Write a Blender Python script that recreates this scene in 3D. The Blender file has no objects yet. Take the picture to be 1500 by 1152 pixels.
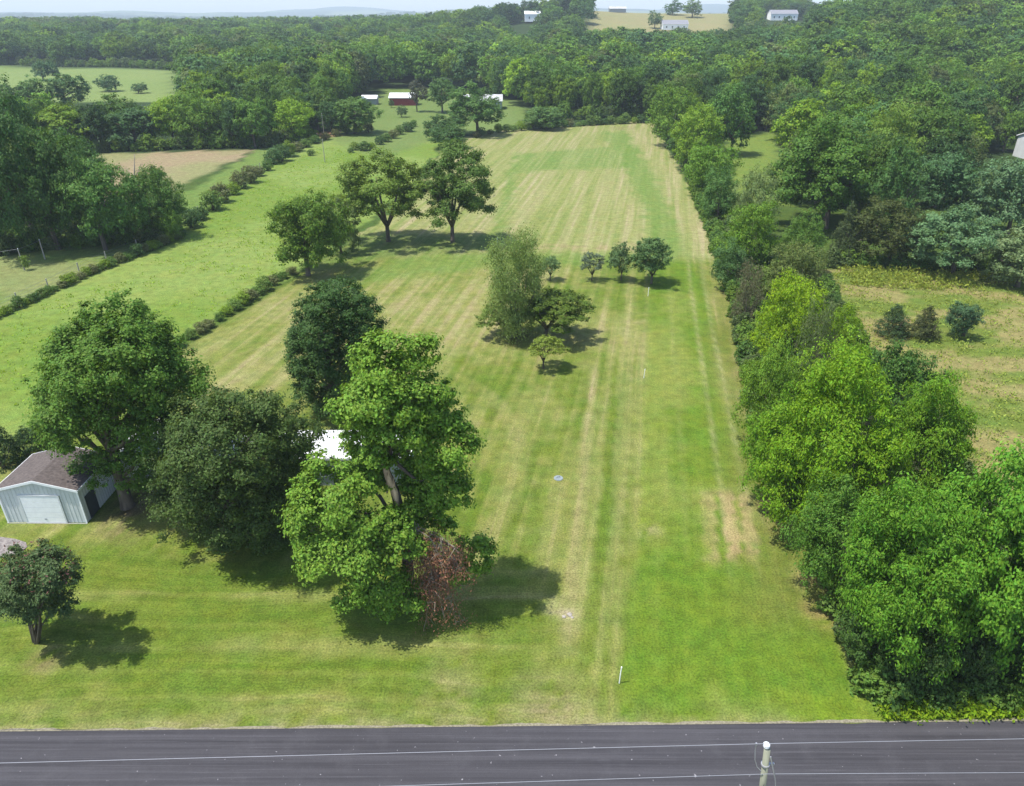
import bpy, math, random, time
import numpy as np
from mathutils import Vector, Matrix

T_START = time.time()
sc = bpy.context.scene
COL = sc.collection
rad = math.radians
D_ = bpy.data

# ------------------------------------------------------------------ camera model (photo 1500 x 1152)
FPX, CAMH, CX, CY = 1065.0, 34.0, 750.0, 576.0
PITCH = math.atan(560 / FPX)
SP, CP = math.sin(PITCH), math.cos(PITCH)


def ray(px, py):
    dx = (px - CX) / FPX
    dv = (CY - py) / FPX
    return dx, CP + dv * SP, -SP + dv * CP


def smooth(t):
    t = np.clip(t, 0.0, 1.0)
    return t * t * (3 - 2 * t)


_tab = np.random.RandomState(7).rand(256, 256)


def vnoise(x, y, seed=0):
    x = np.asarray(x, float) + seed * 17.37
    y = np.asarray(y, float) + seed * 9.71
    xi = np.floor(x).astype(int); yi = np.floor(y).astype(int)
    fx = x - xi; fy = y - yi
    fx = fx * fx * (3 - 2 * fx); fy = fy * fy * (3 - 2 * fy)
    a = _tab[xi & 255, yi & 255]; b = _tab[(xi + 1) & 255, yi & 255]
    c = _tab[xi & 255, (yi + 1) & 255]; d = _tab[(xi + 1) & 255, (yi + 1) & 255]
    return (a * (1 - fx) + b * fx) * (1 - fy) + (c * (1 - fx) + d * fx) * fy


def fbm(x, y, seed=0, o=4):
    s = 0; a = 0.5; tot = 0
    for i in range(o):
        s = s + a * vnoise(np.asarray(x) * 2 ** i, np.asarray(y) * 2 ** i, seed + i * 3)
        tot += a; a *= 0.5
    return s / tot


def TER(x, y):
    x = np.asarray(x, float); y = np.asarray(y, float)
    u = x / np.maximum(y, 1.0)
    A = 7 + 15 * smooth((u + 0.30) / 0.55)
    y0 = 450 - 190 * smooth((u + 0.1) / 0.5)
    y1 = 950 - 420 * smooth((u + 0.05) / 0.5)
    up = smooth((y - y0) / (y1 - y0))
    down = 1 - smooth((y - (y1 + 140)) / 600)
    z = A * up * down + 6 * smooth((u - 0.3) / 0.3) * smooth((y - 250) / 250) * down
    z = z - 14 * (1 - down)
    wH = smooth((u - 0.03) / 0.06) * (1 - smooth((u - 0.33) / 0.08))
    hill = np.interp(y, [0, 320, 600, 700, 860, 1000, 1400, 2000, 20000], [0, 0, 6, 19, 31, 31, 4, -10, -10])
    z = z * (1 - wH) + hill * wH
    z = z + 11 * np.exp(-((x - 12) ** 2 + (y - 800) ** 2) / (2 * 60.0 ** 2))
    far = smooth((y - 2600) / 3500)
    z = z + far * (240 * np.clip(fbm(x / 1900, y / 2600, 5, 4) - 0.33, 0, 1) + 10)
    z = z + smooth((y - 1300) / 900) * 9 * (fbm(x / 350, y / 350, 9, 3) - 0.5)
    z = z + smooth((y - 300) / 150) * 4.0 * (1 - 0.7 * wH) * (fbm(x / 90, y / 90, 2, 3) - 0.5)
    return z


def tz(x, y):
    return float(TER(x, y))


def gp(px, py):
    """point of the ground seen at a photo pixel"""
    dx, dy, dz = ray(px, py)
    t = 20.0
    last = t
    while t < 9000:
        if CAMH + dz * t < tz(dx * t, dy * t):
            lo, hi = last, t
            for _ in range(24):
                m = (lo + hi) / 2
                if CAMH + dz * m < tz(dx * m, dy * m): hi = m
                else: lo = m
            t = hi
            break
        last = t
        t *= 1.02
    x, y = dx * t, dy * t
    return Vector((x, y, tz(x, y)))


def on_plane(px, py, Y):
    dx, dy, dz = ray(px, py)
    t = Y / dy
    return Vector((dx * t, Y, CAMH + dz * t))


def at_height(px, py, z):
    dx, dy, dz = ray(px, py)
    t = (z - CAMH) / dz
    return Vector((dx * t, dy * t, z))


def project(p):
    d = (p[0], p[1], p[2] - CAMH)
    zc = d[1] * CP - d[2] * SP
    if zc < 0.1: return (-9999, -9999, zc)
    v = d[1] * SP + d[2] * CP
    return CX + FPX * d[0] / zc, CY - FPX * v / zc, zc


# ------------------------------------------------------------------ small helpers
def tag(o, label=None, cat=None, group=None, kind=None):
    if label:
        o['label'] = label
    if cat: o['category'] = cat
    if group: o['group'] = group
    if kind: o['kind'] = kind
    return o


def empty(name, loc, label, cat, group=None, rz=0.0):
    o = D_.objects.new(name, None)
    o.empty_display_size = 0.5
    COL.objects.link(o)
    o.location = loc
    o.rotation_euler = (0, 0, rz)
    return tag(o, label, cat, group)


def link(name, mesh, parent=None, loc=(0, 0, 0)):
    o = D_.objects.new(name, mesh)
    COL.objects.link(o)
    o.location = loc
    if parent is not None: o.parent = parent
    return o


def npmesh(name, V, F, mats, smooth_shade=False, midx=None):
    V = np.asarray(V, np.float32); F = np.asarray(F, np.int32)
    k = F.shape[1]
    me = D_.meshes.new(name)
    me.vertices.add(len(V)); me.vertices.foreach_set('co', V.ravel())
    me.loops.add(F.size); me.loops.foreach_set('vertex_index', F.ravel())
    me.polygons.add(len(F))
    me.polygons.foreach_set('loop_start', np.arange(0, F.size, k, dtype=np.int32))
    me.polygons.foreach_set('loop_total', np.full(len(F), k, np.int32))
    if midx is not None: me.polygons.foreach_set('material_index', np.asarray(midx, np.int32))
    me.polygons.foreach_set('use_smooth', np.full(len(F), smooth_shade, bool))
    for m in (mats if isinstance(mats, (list, tuple)) else [mats]): me.materials.append(m)
    me.update(calc_edges=True)
    return me


class MB:
    """collects boxes, tubes and polygons, then becomes one mesh"""
    def __init__(s): s.v = []; s.f = []
    def poly(s, pts):
        b = len(s.v); s.v += [tuple(p) for p in pts]; s.f.append(tuple(range(b, b + len(pts))))
    def box(s, x0, y0, z0, x1, y1, z1):
        b = len(s.v)
        s.v += [(x0, y0, z0), (x1, y0, z0), (x1, y1, z0), (x0, y1, z0), (x0, y0, z1), (x1, y0, z1), (x1, y1, z1), (x0, y1, z1)]
        s.f += [tuple(b + i for i in q) for q in ((3, 2, 1, 0), (4, 5, 6, 7), (0, 1, 5, 4), (1, 2, 6, 5), (2, 3, 7, 6), (3, 0, 4, 7))]
        return s
    def slab(s, quad, t):
        """quad (4 points) thickened downwards by t"""
        b = len(s.v)
        s.v += [tuple(p) for p in quad] + [(p[0], p[1], p[2] - t) for p in quad]
        s.f += [tuple(b + i for i in q) for q in ((0, 1, 2, 3), (7, 6, 5, 4), (0, 4, 5, 1), (1, 5, 6, 2), (2, 6, 7, 3), (3, 7, 4, 0))]
        return s
    def tube(s, pts, rr, n=6, cap=True):
        pts = [Vector(p) for p in pts]
        if not isinstance(rr, (list, tuple)): rr = [rr] * len(pts)
        rings = []
        ref = Vector((0.31, 0.95, 0.05))
        for i, p in enumerate(pts):
            d = (pts[min(i + 1, len(pts) - 1)] - pts[max(i - 1, 0)]).normalized()
            a = d.cross(ref)
            if a.length < 1e-3: a = d.cross(Vector((1, 0, 0)))
            a.normalize(); c = d.cross(a)
            b = len(s.v)
            for k in range(n):
                t = 2 * math.pi * k / n
                s.v.append(tuple(p + (a * math.cos(t) + c * math.sin(t)) * rr[i]))
            rings.append(b)
        for r0, r1 in zip(rings, rings[1:]):
            for k in range(n):
                s.f.append((r0 + k, r0 + (k + 1) % n, r1 + (k + 1) % n, r1 + k))
        if cap:
            s.f.append(tuple(rings[-1] + k for k in range(n)))
            s.f.append(tuple(rings[0] + n - 1 - k for k in range(n)))
        return s
    def lathe(s, prof, c=(0, 0, 0), n=14):
        rings = []
        for r, z in prof:
            b = len(s.v)
            for k in range(n):
                t = 2 * math.pi * k / n
                s.v.append((c[0] + r * math.cos(t), c[1] + r * math.sin(t), c[2] + z))
            rings.append(b)
        for r0, r1 in zip(rings, rings[1:]):
            for k in range(n): s.f.append((r0 + k, r0 + (k + 1) % n, r1 + (k + 1) % n, r1 + k))
        s.f.append(tuple(rings[-1] + k for k in range(n))); s.f.append(tuple(rings[0] + n - 1 - k for k in range(n)))
        return s
    def mesh(s, name, mat, sm=False):
        me = D_.meshes.new(name)
        me.from_pydata(s.v, [], s.f); me.materials.append(mat)
        if sm: me.polygons.foreach_set('use_smooth', [True] * len(me.polygons))
        me.update(); return me
    def build(s, name, mat, parent=None, loc=(0, 0, 0), sm=False):
        return link(name, s.mesh(name, mat, sm), parent, loc)


# ------------------------------------------------------------------ materials
def new_mat(name):
    m = D_.materials.new(name); m.use_nodes = True
    nt = m.node_tree; nt.nodes.clear()
    out = nt.nodes.new('ShaderNodeOutputMaterial')
    return m, nt, out


def N(nt, typ, **kw):
    n = nt.nodes.new(typ)
    for k, v in kw.items():
        if k in n.inputs.keys(): n.inputs[k].default_value = v
        else: setattr(n, k, v)
    return n


def mixc(nt, a, b, fac, mode='MIX'):
    n = nt.nodes.new('ShaderNodeMix'); n.data_type = 'RGBA'; n.blend_type = mode
    for sock, v in ((n.inputs[6], a), (n.inputs[7], b), (n.inputs[0], fac)):
        if hasattr(v, 'links'): nt.links.new(v, sock)
        elif isinstance(v, tuple): sock.default_value = v + (1,) if len(v) == 3 else v
        else: sock.default_value = v
    return n.outputs[2]


def maprange(nt, v, a, b, c, d):
    n = nt.nodes.new('ShaderNodeMapRange')
    nt.links.new(v, n.inputs[0])
    for i, q in enumerate((a, b, c, d)): n.inputs[1 + i].default_value = q
    return n.outputs[0]


def noise_tex(nt, vec, scale, detail=4.0, rough=0.6, stretch=None):
    if stretch:
        mp = nt.nodes.new('ShaderNodeMapping'); mp.inputs['Scale'].default_value = stretch
        nt.links.new(vec, mp.inputs[0]); vec = mp.outputs[0]
    n = nt.nodes.new('ShaderNodeTexNoise')
    n.inputs['Scale'].default_value = scale; n.inputs['Detail'].default_value = detail
    n.inputs['Roughness'].default_value = rough
    nt.links.new(vec, n.inputs['Vector'])
    return n.outputs['Fac']


def foliage_material(name, transl=0.3, fixed=None, rough=0.55):
    m, nt, out = new_mat(name)
    if fixed:
        rgb = nt.nodes.new('ShaderNodeRGB'); rgb.outputs[0].default_value = fixed + (1,)
        col = rgb.outputs[0]
    else:
        at = nt.nodes.new('ShaderNodeAttribute'); at.attribute_type = 'INSTANCER'; at.attribute_name = 'leaf_tint'
        col = at.outputs['Color']
    geo = nt.nodes.new('ShaderNodeNewGeometry')
    oi = nt.nodes.new('ShaderNodeObjectInfo')
    val = maprange(nt, geo.outputs['Random Per Island'], 0, 1, 1.1, 2.15)
    v2 = maprange(nt, oi.outputs['Random'], 0, 1, 0.85, 1.15)
    mu = nt.nodes.new('ShaderNodeMath'); mu.operation = 'MULTIPLY'
    nt.links.new(val, mu.inputs[0]); nt.links.new(v2, mu.inputs[1])
    hs = nt.nodes.new('ShaderNodeHueSaturation'); hs.inputs['Saturation'].default_value = 1.04
    nt.links.new(col, hs.inputs['Color']); nt.links.new(mu.outputs[0], hs.inputs['Value'])
    wn = nt.nodes.new('ShaderNodeTexWhiteNoise'); wn.noise_dimensions = '1D'
    nt.links.new(geo.outputs['Random Per Island'], wn.inputs['W'])
    hue = maprange(nt, wn.outputs['Value'], 0, 1, 0.472, 0.507)
    nt.links.new(hue, hs.inputs['Hue'])
    b = nt.nodes.new('ShaderNodeBsdfPrincipled')
    b.inputs['Roughness'].default_value = rough
    b.inputs['Specular IOR Level'].default_value = 0.16
    nt.links.new(hs.outputs[0], b.inputs['Base Color'])
    tr = nt.nodes.new('ShaderNodeBsdfTranslucent')
    tcol = mixc(nt, hs.outputs[0], (1.5, 1.35, 0.7), 1.0, 'MULTIPLY')
    nt.links.new(tcol, tr.inputs['Color'])
    mx = nt.nodes.new('ShaderNodeMixShader'); mx.inputs[0].default_value = transl
    nt.links.new(b.outputs[0], mx.inputs[1]); nt.links.new(tr.outputs[0], mx.inputs[2])
    nt.links.new(mx.outputs[0], out.inputs['Surface'])
    return m


def simple_mat(name, col, rough=0.7, var=0.12, scale=3.0, bump=0.0, metal=0.0, stretch=None, spec=0.3, col2=None):
    m, nt, out = new_mat(name)
    tc = nt.nodes.new('ShaderNodeTexCoord')
    n = noise_tex(nt, tc.outputs['Object'], scale, 5, 0.62, stretch)
    dark = tuple(c * (1 - 2 * var) for c in col); lite = col2 if col2 else tuple(min(1, c * (1 + 1.2 * var)) for c in col)
    f = maprange(nt, n, 0.3, 0.7, 0, 1)
    c = mixc(nt, dark, lite, f)
    b = nt.nodes.new('ShaderNodeBsdfPrincipled')
    b.inputs['Roughness'].default_value = rough; b.inputs['Metallic'].default_value = metal
    b.inputs['Specular IOR Level'].default_value = spec
    nt.links.new(c, b.inputs['Base Color'])
    if bump:
        n2 = noise_tex(nt, tc.outputs['Object'], scale * 6, 4, 0.6, stretch)
        bp = nt.nodes.new('ShaderNodeBump'); bp.inputs['Strength'].default_value = bump; bp.inputs['Distance'].default_value = 0.02
        nt.links.new(n2, bp.inputs['Height']); nt.links.new(bp.outputs[0], b.inputs['Normal'])
    nt.links.new(b.outputs[0], out.inputs['Surface'])
    return m


M_leaf = foliage_material('foliage', 0.30)
M_bark = simple_mat('bark', (0.13, 0.105, 0.08), 0.9, 0.25, 4, 0.6, stretch=(1, 1, 0.25))
M_palebark = simple_mat('pale_bark', (0.30, 0.25, 0.19), 0.9, 0.2, 4, 0.5, stretch=(1, 1, 0.25))
M_splinter = simple_mat('splintered_wood', (0.50, 0.36, 0.22), 0.85, 0.3, 3, 0.6, stretch=(1, 1, 0.15))
M_deadleaf = foliage_material('dead_leaves', 0.15, fixed=(0.150, 0.082, 0.046), rough=0.8)
M_white = simple_mat('white_paint', (0.88, 0.88, 0.87), 0.5, 0.04, 2)
M_whiteroof = simple_mat('white_metal_roof', (0.70, 0.70, 0.69), 0.35, 0.05, 1.2, metal=0.0)
M_siding = simple_mat('pale_blue_siding', (0.61, 0.625, 0.615), 0.45, 0.06, 1.5, stretch=(1, 1, 0.3))
M_shingle = simple_mat('brown_shingles', (0.100, 0.082, 0.074), 0.95, 0.22, 5, 0.7)
M_dark = simple_mat('dark_opening', (0.05, 0.058, 0.065), 0.8, 0.1, 3)
M_glass = simple_mat('window_glass', (0.05, 0.06, 0.07), 0.1, 0.1, 2, spec=0.6)
M_greywall = simple_mat('grey_wall', (0.28, 0.31, 0.34), 0.6, 0.08, 2)
M_redwall = simple_mat('red_barn_paint', (0.27, 0.05, 0.05), 0.8, 0.15, 2, stretch=(3, 3, 0.4))
M_rustroof = simple_mat('weathered_tin', (0.40, 0.40, 0.39), 0.5, 0.12, 0.6, col2=(0.52, 0.51, 0.49))
M_concrete = simple_mat('concrete', (0.32, 0.31, 0.28), 0.9, 0.12, 5, 0.3)
M_pole = simple_mat('treated_pole_wood', (0.22, 0.225, 0.165), 0.9, 0.16, 5, 0.6, stretch=(1, 1, 0.12))
M_fencewood = simple_mat('weathered_fence_wood', (0.36, 0.33, 0.28), 0.9, 0.15, 5, 0.3)
M_wire = simple_mat('bright_wire', (0.36, 0.36, 0.38), 0.35, 0.04, 5, metal=0.4)
M_darkwire = simple_mat('dark_wire', (0.16, 0.17, 0.18), 0.5, 0.04, 5, metal=0.3)
M_porcelain = simple_mat('white_porcelain', (0.85, 0.85, 0.85), 0.2, 0.03, 5, spec=0.5)
M_stone = simple_mat('pale_stone', (0.36, 0.32, 0.27), 0.95, 0.2, 6, 0.5)
M_brick = simple_mat('tan_brick', (0.42, 0.33, 0.27), 0.9, 0.12, 3)
M_slateroof = simple_mat('grey_shingles', (0.22, 0.22, 0.24), 0.9, 0.12, 3)


def ground_material():
    m, nt, out = new_mat('ground_cover')
    tc = nt.nodes.new('ShaderNodeTexCoord'); P = tc.outputs['Object']
    at = nt.nodes.new('ShaderNodeAttribute'); at.attribute_name = 'cover'
    n1 = noise_tex(nt, P, 7.5, 6, 0.8)
    n2 = noise_tex(nt, P, 0.9, 5, 0.7)
    n3 = noise_tex(nt, P, 1.7, 6, 0.75)
    f1 = maprange(nt, n1, 0.36, 0.64, 0.52, 1.48)
    f2 = maprange(nt, n2, 0.34, 0.66, 0.80, 1.20)
    mu = nt.nodes.new('ShaderNodeMath'); mu.operation = 'MULTIPLY'
    nt.links.new(f1, mu.inputs[0]); nt.links.new(f2, mu.inputs[1])
    # rough growth (alpha of the cover map): dark tufts standing in tall grass
    th = maprange(nt, n3, 0.42, 0.62, 0.0, 1.0)
    am = nt.nodes.new('ShaderNodeMath'); am.operation = 'MULTIPLY'
    nt.links.new(th, am.inputs[0]); nt.links.new(at.outputs['Alpha'], am.inputs[1])
    base = mixc(nt, at.outputs['Color'], mixc(nt, at.outputs['Color'], (0.50, 0.66, 0.55), 1.0, 'MULTIPLY'), am.outputs[0])
    # fine mowing streaks: along the road on the front lawn, along the lot elsewhere (weights in 'mow')
    mw = nt.nodes.new('ShaderNodeAttribute'); mw.attribute_name = 'mow'
    sm = nt.nodes.new('ShaderNodeSeparateColor'); nt.links.new(mw.outputs['Color'], sm.inputs[0])
    warp = noise_tex(nt, P, 0.06, 2, 0.5)
    sx = nt.nodes.new('ShaderNodeSeparateXYZ'); nt.links.new(P, sx.inputs[0])

    def mad(a, m_, c):
        n_ = nt.nodes.new('ShaderNodeMath'); n_.operation = 'MULTIPLY_ADD'
        for i_, q_ in enumerate((a, m_, c)):
            if hasattr(q_, 'links'): nt.links.new(q_, n_.inputs[i_])
            else: n_.inputs[i_].default_value = q_
        return n_.outputs[0]
    wv = mad(warp, 5.0, -2.5)
    yf = mad(wv, 1.0, sx.outputs[1]); xl = mad(sx.outputs[1], -0.19, sx.outputs[0]); xl = mad(wv, 0.12, xl)
    def streak(a, b_, fa, fb, seed):
        cv = nt.nodes.new('ShaderNodeCombineXYZ')
        nt.links.new(mad(a, fa, 0.0), cv.inputs[0]); nt.links.new(mad(b_, fb, 0.0), cv.inputs[1]); cv.inputs[2].default_value = seed
        return noise_tex(nt, cv.outputs[0], 1.0, 5, 0.62)
    fr = streak(yf, sx.outputs[0], 1.5, 0.05, 3.0); lt = streak(xl, sx.outputs[1], 1.25, 0.028, 7.0)
    def cen(v_, w_):
        q_ = mad(v_, 1.0, -0.5); n_ = nt.nodes.new('ShaderNodeMath'); n_.operation = 'MULTIPLY'
        nt.links.new(q_, n_.inputs[0]); nt.links.new(w_, n_.inputs[1]); return n_.outputs[0]
    sa = nt.nodes.new('ShaderNodeMath'); sa.operation = 'ADD'
    nt.links.new(cen(fr, sm.outputs[0]), sa.inputs[0]); nt.links.new(cen(lt, sm.outputs[1]), sa.inputs[1])
    hi = maprange(nt, sa.outputs[0], 0.0, 0.15, 0.0, 0.48); lo = maprange(nt, sa.outputs[0], 0.0, -0.15, 0.0, 0.55)
    base = mixc(nt, base, mixc(nt, base, (1.55, 1.28, 2.0), 1.0, 'MULTIPLY'), hi)
    base = mixc(nt, base, mixc(nt, base, (0.66, 0.82, 0.60), 1.0, 'MULTIPLY'), lo)
    hs = nt.nodes.new('ShaderNodeHueSaturation')
    nt.links.new(base, hs.inputs['Color']); nt.links.new(mu.outputs[0], hs.inputs['Value'])
    hue = maprange(nt, noise_tex(nt, P, 0.33, 6, 0.75), 0.36, 0.64, 0.482, 0.512)
    nt.links.new(hue, hs.inputs['Hue'])
    b = nt.nodes.new('ShaderNodeBsdfPrincipled'); b.inputs['Roughness'].default_value = 0.95
    b.inputs['Specular IOR Level'].default_value = 0.1
    nt.links.new(hs.outputs[0], b.inputs['Base Color'])
    bp = nt.nodes.new('ShaderNodeBump'); bp.inputs['Strength'].default_value = 0.5; bp.inputs['Distance'].default_value = 0.05
    nt.links.new(noise_tex(nt, P, 3.2, 7, 0.75), bp.inputs['Height']); nt.links.new(bp.outputs[0], b.inputs['Normal'])
    nt.links.new(b.outputs[0], out.inputs['Surface'])
    return m


def asphalt_material():
    m, nt, out = new_mat('asphalt')
    tc = nt.nodes.new('ShaderNodeTexCoord'); P = tc.outputs['Object']
    a = noise_tex(nt, P, 1.0, 5, 0.65, (0.035, 2.6, 1))
    g = noise_tex(nt, P, 30, 3, 0.8)
    p = noise_tex(nt, P, 0.5, 5, 0.7)
    s = noise_tex(nt, P, 4.3, 2, 0.5)
    c = mixc(nt, (0.029, 0.0275, 0.031), (0.058, 0.0555, 0.061), maprange(nt, a, 0.33, 0.68, 0, 1))
    c = mixc(nt, c, (0.066, 0.063, 0.068), maprange(nt, p, 0.5, 0.8, 0, 0.6))
    a2 = noise_tex(nt, P, 1.0, 6, 0.7, (0.09, 9.0, 1))
    c = mixc(nt, c, (0.095, 0.091, 0.098), maprange(nt, a2, 0.56, 0.72, 0, 0.75))
    a3 = noise_tex(nt, P, 1.0, 5, 0.7, (0.05, 5.0, 2))
    c = mixc(nt, c, (0.028, 0.027, 0.031), maprange(nt, a3, 0.60, 0.72, 0, 0.8))
    c = mixc(nt, c, (0.25, 0.24, 0.25), maprange(nt, s, 0.72, 0.76, 0, 0.9))
    hs = nt.nodes.new('ShaderNodeHueSaturation'); nt.links.new(c, hs.inputs['Color'])
    nt.links.new(maprange(nt, g, 0.2, 0.8, 0.65, 1.35), hs.inputs['Value'])
    b = nt.nodes.new('ShaderNodeBsdfPrincipled'); b.inputs['Roughness'].default_value = 0.85
    b.inputs['Specular IOR Level'].default_value = 0.3
    nt.links.new(hs.outputs[0], b.inputs['Base Color'])
    bp = nt.nodes.new('ShaderNodeBump'); bp.inputs['Strength'].default_value = 0.3; bp.inputs['Distance'].default_value = 0.01
    nt.links.new(g, bp.inputs['Height']); nt.links.new(bp.outputs[0], b.inputs['Normal'])
    nt.links.new(b.outputs[0], out.inputs['Surface'])
    return m


# ------------------------------------------------------------------ ground sheet with its land cover
def axis(lo, hi, f0, f1, step, growth):
    c = list(np.arange(f0, f1 + 1e-6, step))
    a, s = f1, step
    while a < hi: s *= growth; a += s; c.append(a)
    a, s = f0, step
    pre = []
    while a > lo: s *= growth; a -= s; pre.append(a)
    return np.array(pre[::-1] + c)


def poly_mask(X, Y, pts, soft):
    """1 inside the polygon, 0 outside, soft edge in metres (soft may grow with distance)"""
    px = [p[0] for p in pts]; py = [p[1] for p in pts]
    m = np.zeros(X.shape)
    mar = float(np.max(soft)) + 1
    sel = (X > min(px) - mar) & (X < max(px) + mar) & (Y > min(py) - mar) & (Y < max(py) + mar)
    if not sel.any(): return m
    x = X[sel]; y = Y[sel]
    inside = np.zeros(x.shape, bool); dist = np.full(x.shape, 1e9)
    n = len(pts)
    for i in range(n):
        x0, y0 = pts[i]; x1, y1 = pts[(i + 1) % n]
        cond = ((y0 > y) != (y1 > y))
        xi = (x1 - x0) * (y - y0) / ((y1 - y0) if y1 != y0 else 1e-9) + x0
        inside ^= cond & (x < xi)
        ex, ey = x1 - x0, y1 - y0
        t = np.clip(((x - x0) * ex + (y - y0) * ey) / max(ex * ex + ey * ey, 1e-9), 0, 1)
        dist = np.minimum(dist, np.hypot(x - x0 - t * ex, y - y0 - t * ey))
    sd = np.where(inside, dist, -dist)
    s = soft[sel] if isinstance(soft, np.ndarray) else soft
    m[sel] = smooth(0.5 + sd / (2 * s))
    return m


HILLFIELD = [(u_ * y_, y_) for u_, y_ in ((.09, 1100), (.275, 1100), (.27, 690), (.225, 620), (.16, 620), (.095, 660))]


def gpoly(pix):
    return [tuple(gp(*p)[:2]) for p in pix]


def build_ground():
    xs = axis(-9000, 9000, -62, 72, 0.42, 1.075)
    ys = axis(-400, 9000, 22, 112, 0.42, 1.0165)
    X, Y = np.meshgrid(xs, ys)
    Z = TER(X, Y)
    nx, ny = len(xs), len(ys)
    x, y = X.ravel(), Y.ravel()
    wx = x + 1.6 * (fbm(x / 3, y / 3, 21, 3) - 0.5) * np.clip(y / 60, 0.5, 4)
    wy = y + 1.6 * (fbm(x / 3, y / 3, 27, 3) - 0.5) * np.clip(y / 60, 0.5, 4)
    C = np.zeros((len(x), 3)); R = np.zeros(len(x))

    def col(c): return np.array(c)[None, :]

    def lay(mask, c, rough=0.0):
        nonlocal C, R
        c = c if isinstance(c, np.ndarray) and c.shape[0] == len(x) else col(c)
        C = C * (1 - mask[:, None]) + c * mask[:, None]
        R = R * (1 - mask) + rough * mask

    def mix(a, b, f): return col(a) * (1 - f[:, None]) + col(b) * f[:, None]

    soft = np.clip(y / 60, 0.6, 6)
    # land beyond the farms: woods and pale fields
    n = fbm(x / 140, y / 140, 31, 4)
    C[:] = mix((0.035, 0.065, 0.02), (0.055, 0.085, 0.025), fbm(x / 12, y / 12, 33, 4))
    R[:] = 0.6
    farm = smooth((y - 1400) / 500) * smooth((fbm(x / 420, y / 700, 36, 3) - 0.52) / 0.06)
    lay(farm, (0.17, 0.21, 0.07), 0.2)
    # roadside and near land in general
    near = 1 - smooth((y - 150) / 60)
    lay(near, (0.085, 0.135, 0.025), 0.5)
    # ---- left pastures
    pn = fbm(x / 14, y / 14, 41, 4)
    past = mix((0.185, 0.272, 0.045), (0.245, 0.318, 0.078), smooth((pn - 0.35) / 0.35))
    pm = poly_mask(wx, wy, gpoly([(-700, 700), (-700, 520), (0, 455), (270, 345), (330, 292), (400, 243), (480, 203), (545, 193), (662, 196), (640, 230), (580, 290), (440, 395), (290, 490), (200, 560), (60, 640), (0, 690)]), 0.8)
    lay(pm, past, 0.28)
    lay(poly_mask(wx, wy, gpoly([(-500, 560), (-500, 400), (0, 375), (160, 352), (270, 340), (0, 455)]), 0.8), mix((0.17, 0.235, 0.06), (0.24, 0.27, 0.10), smooth((fbm(x / 9, y / 9, 43, 4) - .35) / .3)), 0.2)
    lay(poly_mask(wx, wy, gpoly([(240, 300), (380, 219), (480, 196), (400, 243), (330, 292), (272, 342)]), 0.8), mix((0.15, 0.235, 0.045), (0.19, 0.26, 0.07), pn), 0.3)
    tan = mix((0.36, 0.28, 0.165), (0.30, 0.29, 0.13), smooth((fbm(x / 16, y / 22, 45, 4) - .4) / .25))
    lay(poly_mask(wx, wy, gpoly([(60, 236), (150, 226), (378, 219), (262, 272), (240, 300), (120, 300)]), 1.2), tan, 0.25)
    # land round the barns
    lay(poly_mask(wx, wy, gpoly([(480, 203), (545, 150), (560, 130), (640, 128), (770, 150), (770, 180), (740, 192), (640, 200), (560, 235)]), 3), mix((0.15, 0.22, 0.05), (0.20, 0.26, 0.08), pn), 0.35)
    lay(poly_mask(wx, wy, gpoly([(445, 203), (500, 200), (500, 192), (450, 195)]), 1.2), (0.36, 0.22, 0.13), 0.2)
    # far left field, hill field
    lay(poly_mask(wx, wy, gpoly([(-300, 150), (-300, 92), (0, 96), (262, 105), (262, 150)]), 5), mix((0.19, 0.27, 0.07), (0.25, 0.31, 0.10), pn), 0.2)
    lay(poly_mask(wx, wy, HILLFIELD, 8), mix((0.36, 0.30, 0.15), (0.30, 0.30, 0.13), pn), 0.2)
    # small clearing among the right hand woods
    lay(poly_mask(wx, wy, gpoly([(1062, 205), (1140, 194), (1150, 300), (1075, 300)]), 2), (0.19, 0.26, 0.05), 0.4)
    # right hand meadow
    mn = fbm(x / 6, y / 3, 51, 5)
    mead = mix((0.165, 0.22, 0.04), (0.32, 0.275, 0.105), smooth((mn - 0.40) / 0.24))
    lay(poly_mask(wx, wy, gpoly([(1190, 395), (1700, 395), (1900, 720), (1500, 760), (1400, 700), (1290, 560), (1225, 470)]), 1.0), mead, 0.5)
    # ---- the long mown lot
    s = x - 0.19 * (y - 29)
    lot = poly_mask(wx, wy, gpoly([(-600, 1085), (1700, 1052), (1700, 1020), (1270, 1015), (1240, 900), (1185, 780), (1110, 590), (1080, 460), (1055, 380), (1010, 270), (955, 178), (735, 192), (660, 205), (600, 300), (430, 408), (300, 492), (210, 560), (130, 640), (-100, 690)]), 0.5)
    fine = fbm(x / 1.2, y / 1.2, 61, 4)
    patch = fbm(x / 9, y / 11, 63, 4)
    st1 = vnoise(s / 0.85, y / 24, 65); st2 = vnoise(s / 1.9, y / 45, 67); st3 = vnoise(s / 0.5, y / 14, 66)
    sth = vnoise(x / 24, (y + 0.01 * x) / 0.75, 69); sth2 = vnoise(x / 40, y / 1.6, 71)
    frontw = 1 - smooth((y + 0.25 * np.clip(x + 2, 0, 20) - 36 - 4 * (vnoise(x / 8, y / 8, 68) - .5)) / 6)
    frontw = frontw * (1 - smooth((x + 0) / 6))
    sv = 0.45 * st1 + 0.17 * st2 + 0.38 * st3
    sh = 0.6 * sth + 0.4 * sth2
    dry = 0.38 * (sv * (1 - frontw) + sh * frontw) + 0.42 * patch + 0.20 * fine
    GREEN, YEL, STRAW = (0.135, 0.195, 0.024), (0.245, 0.262, 0.072), (0.42, 0.35, 0.18)
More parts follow.
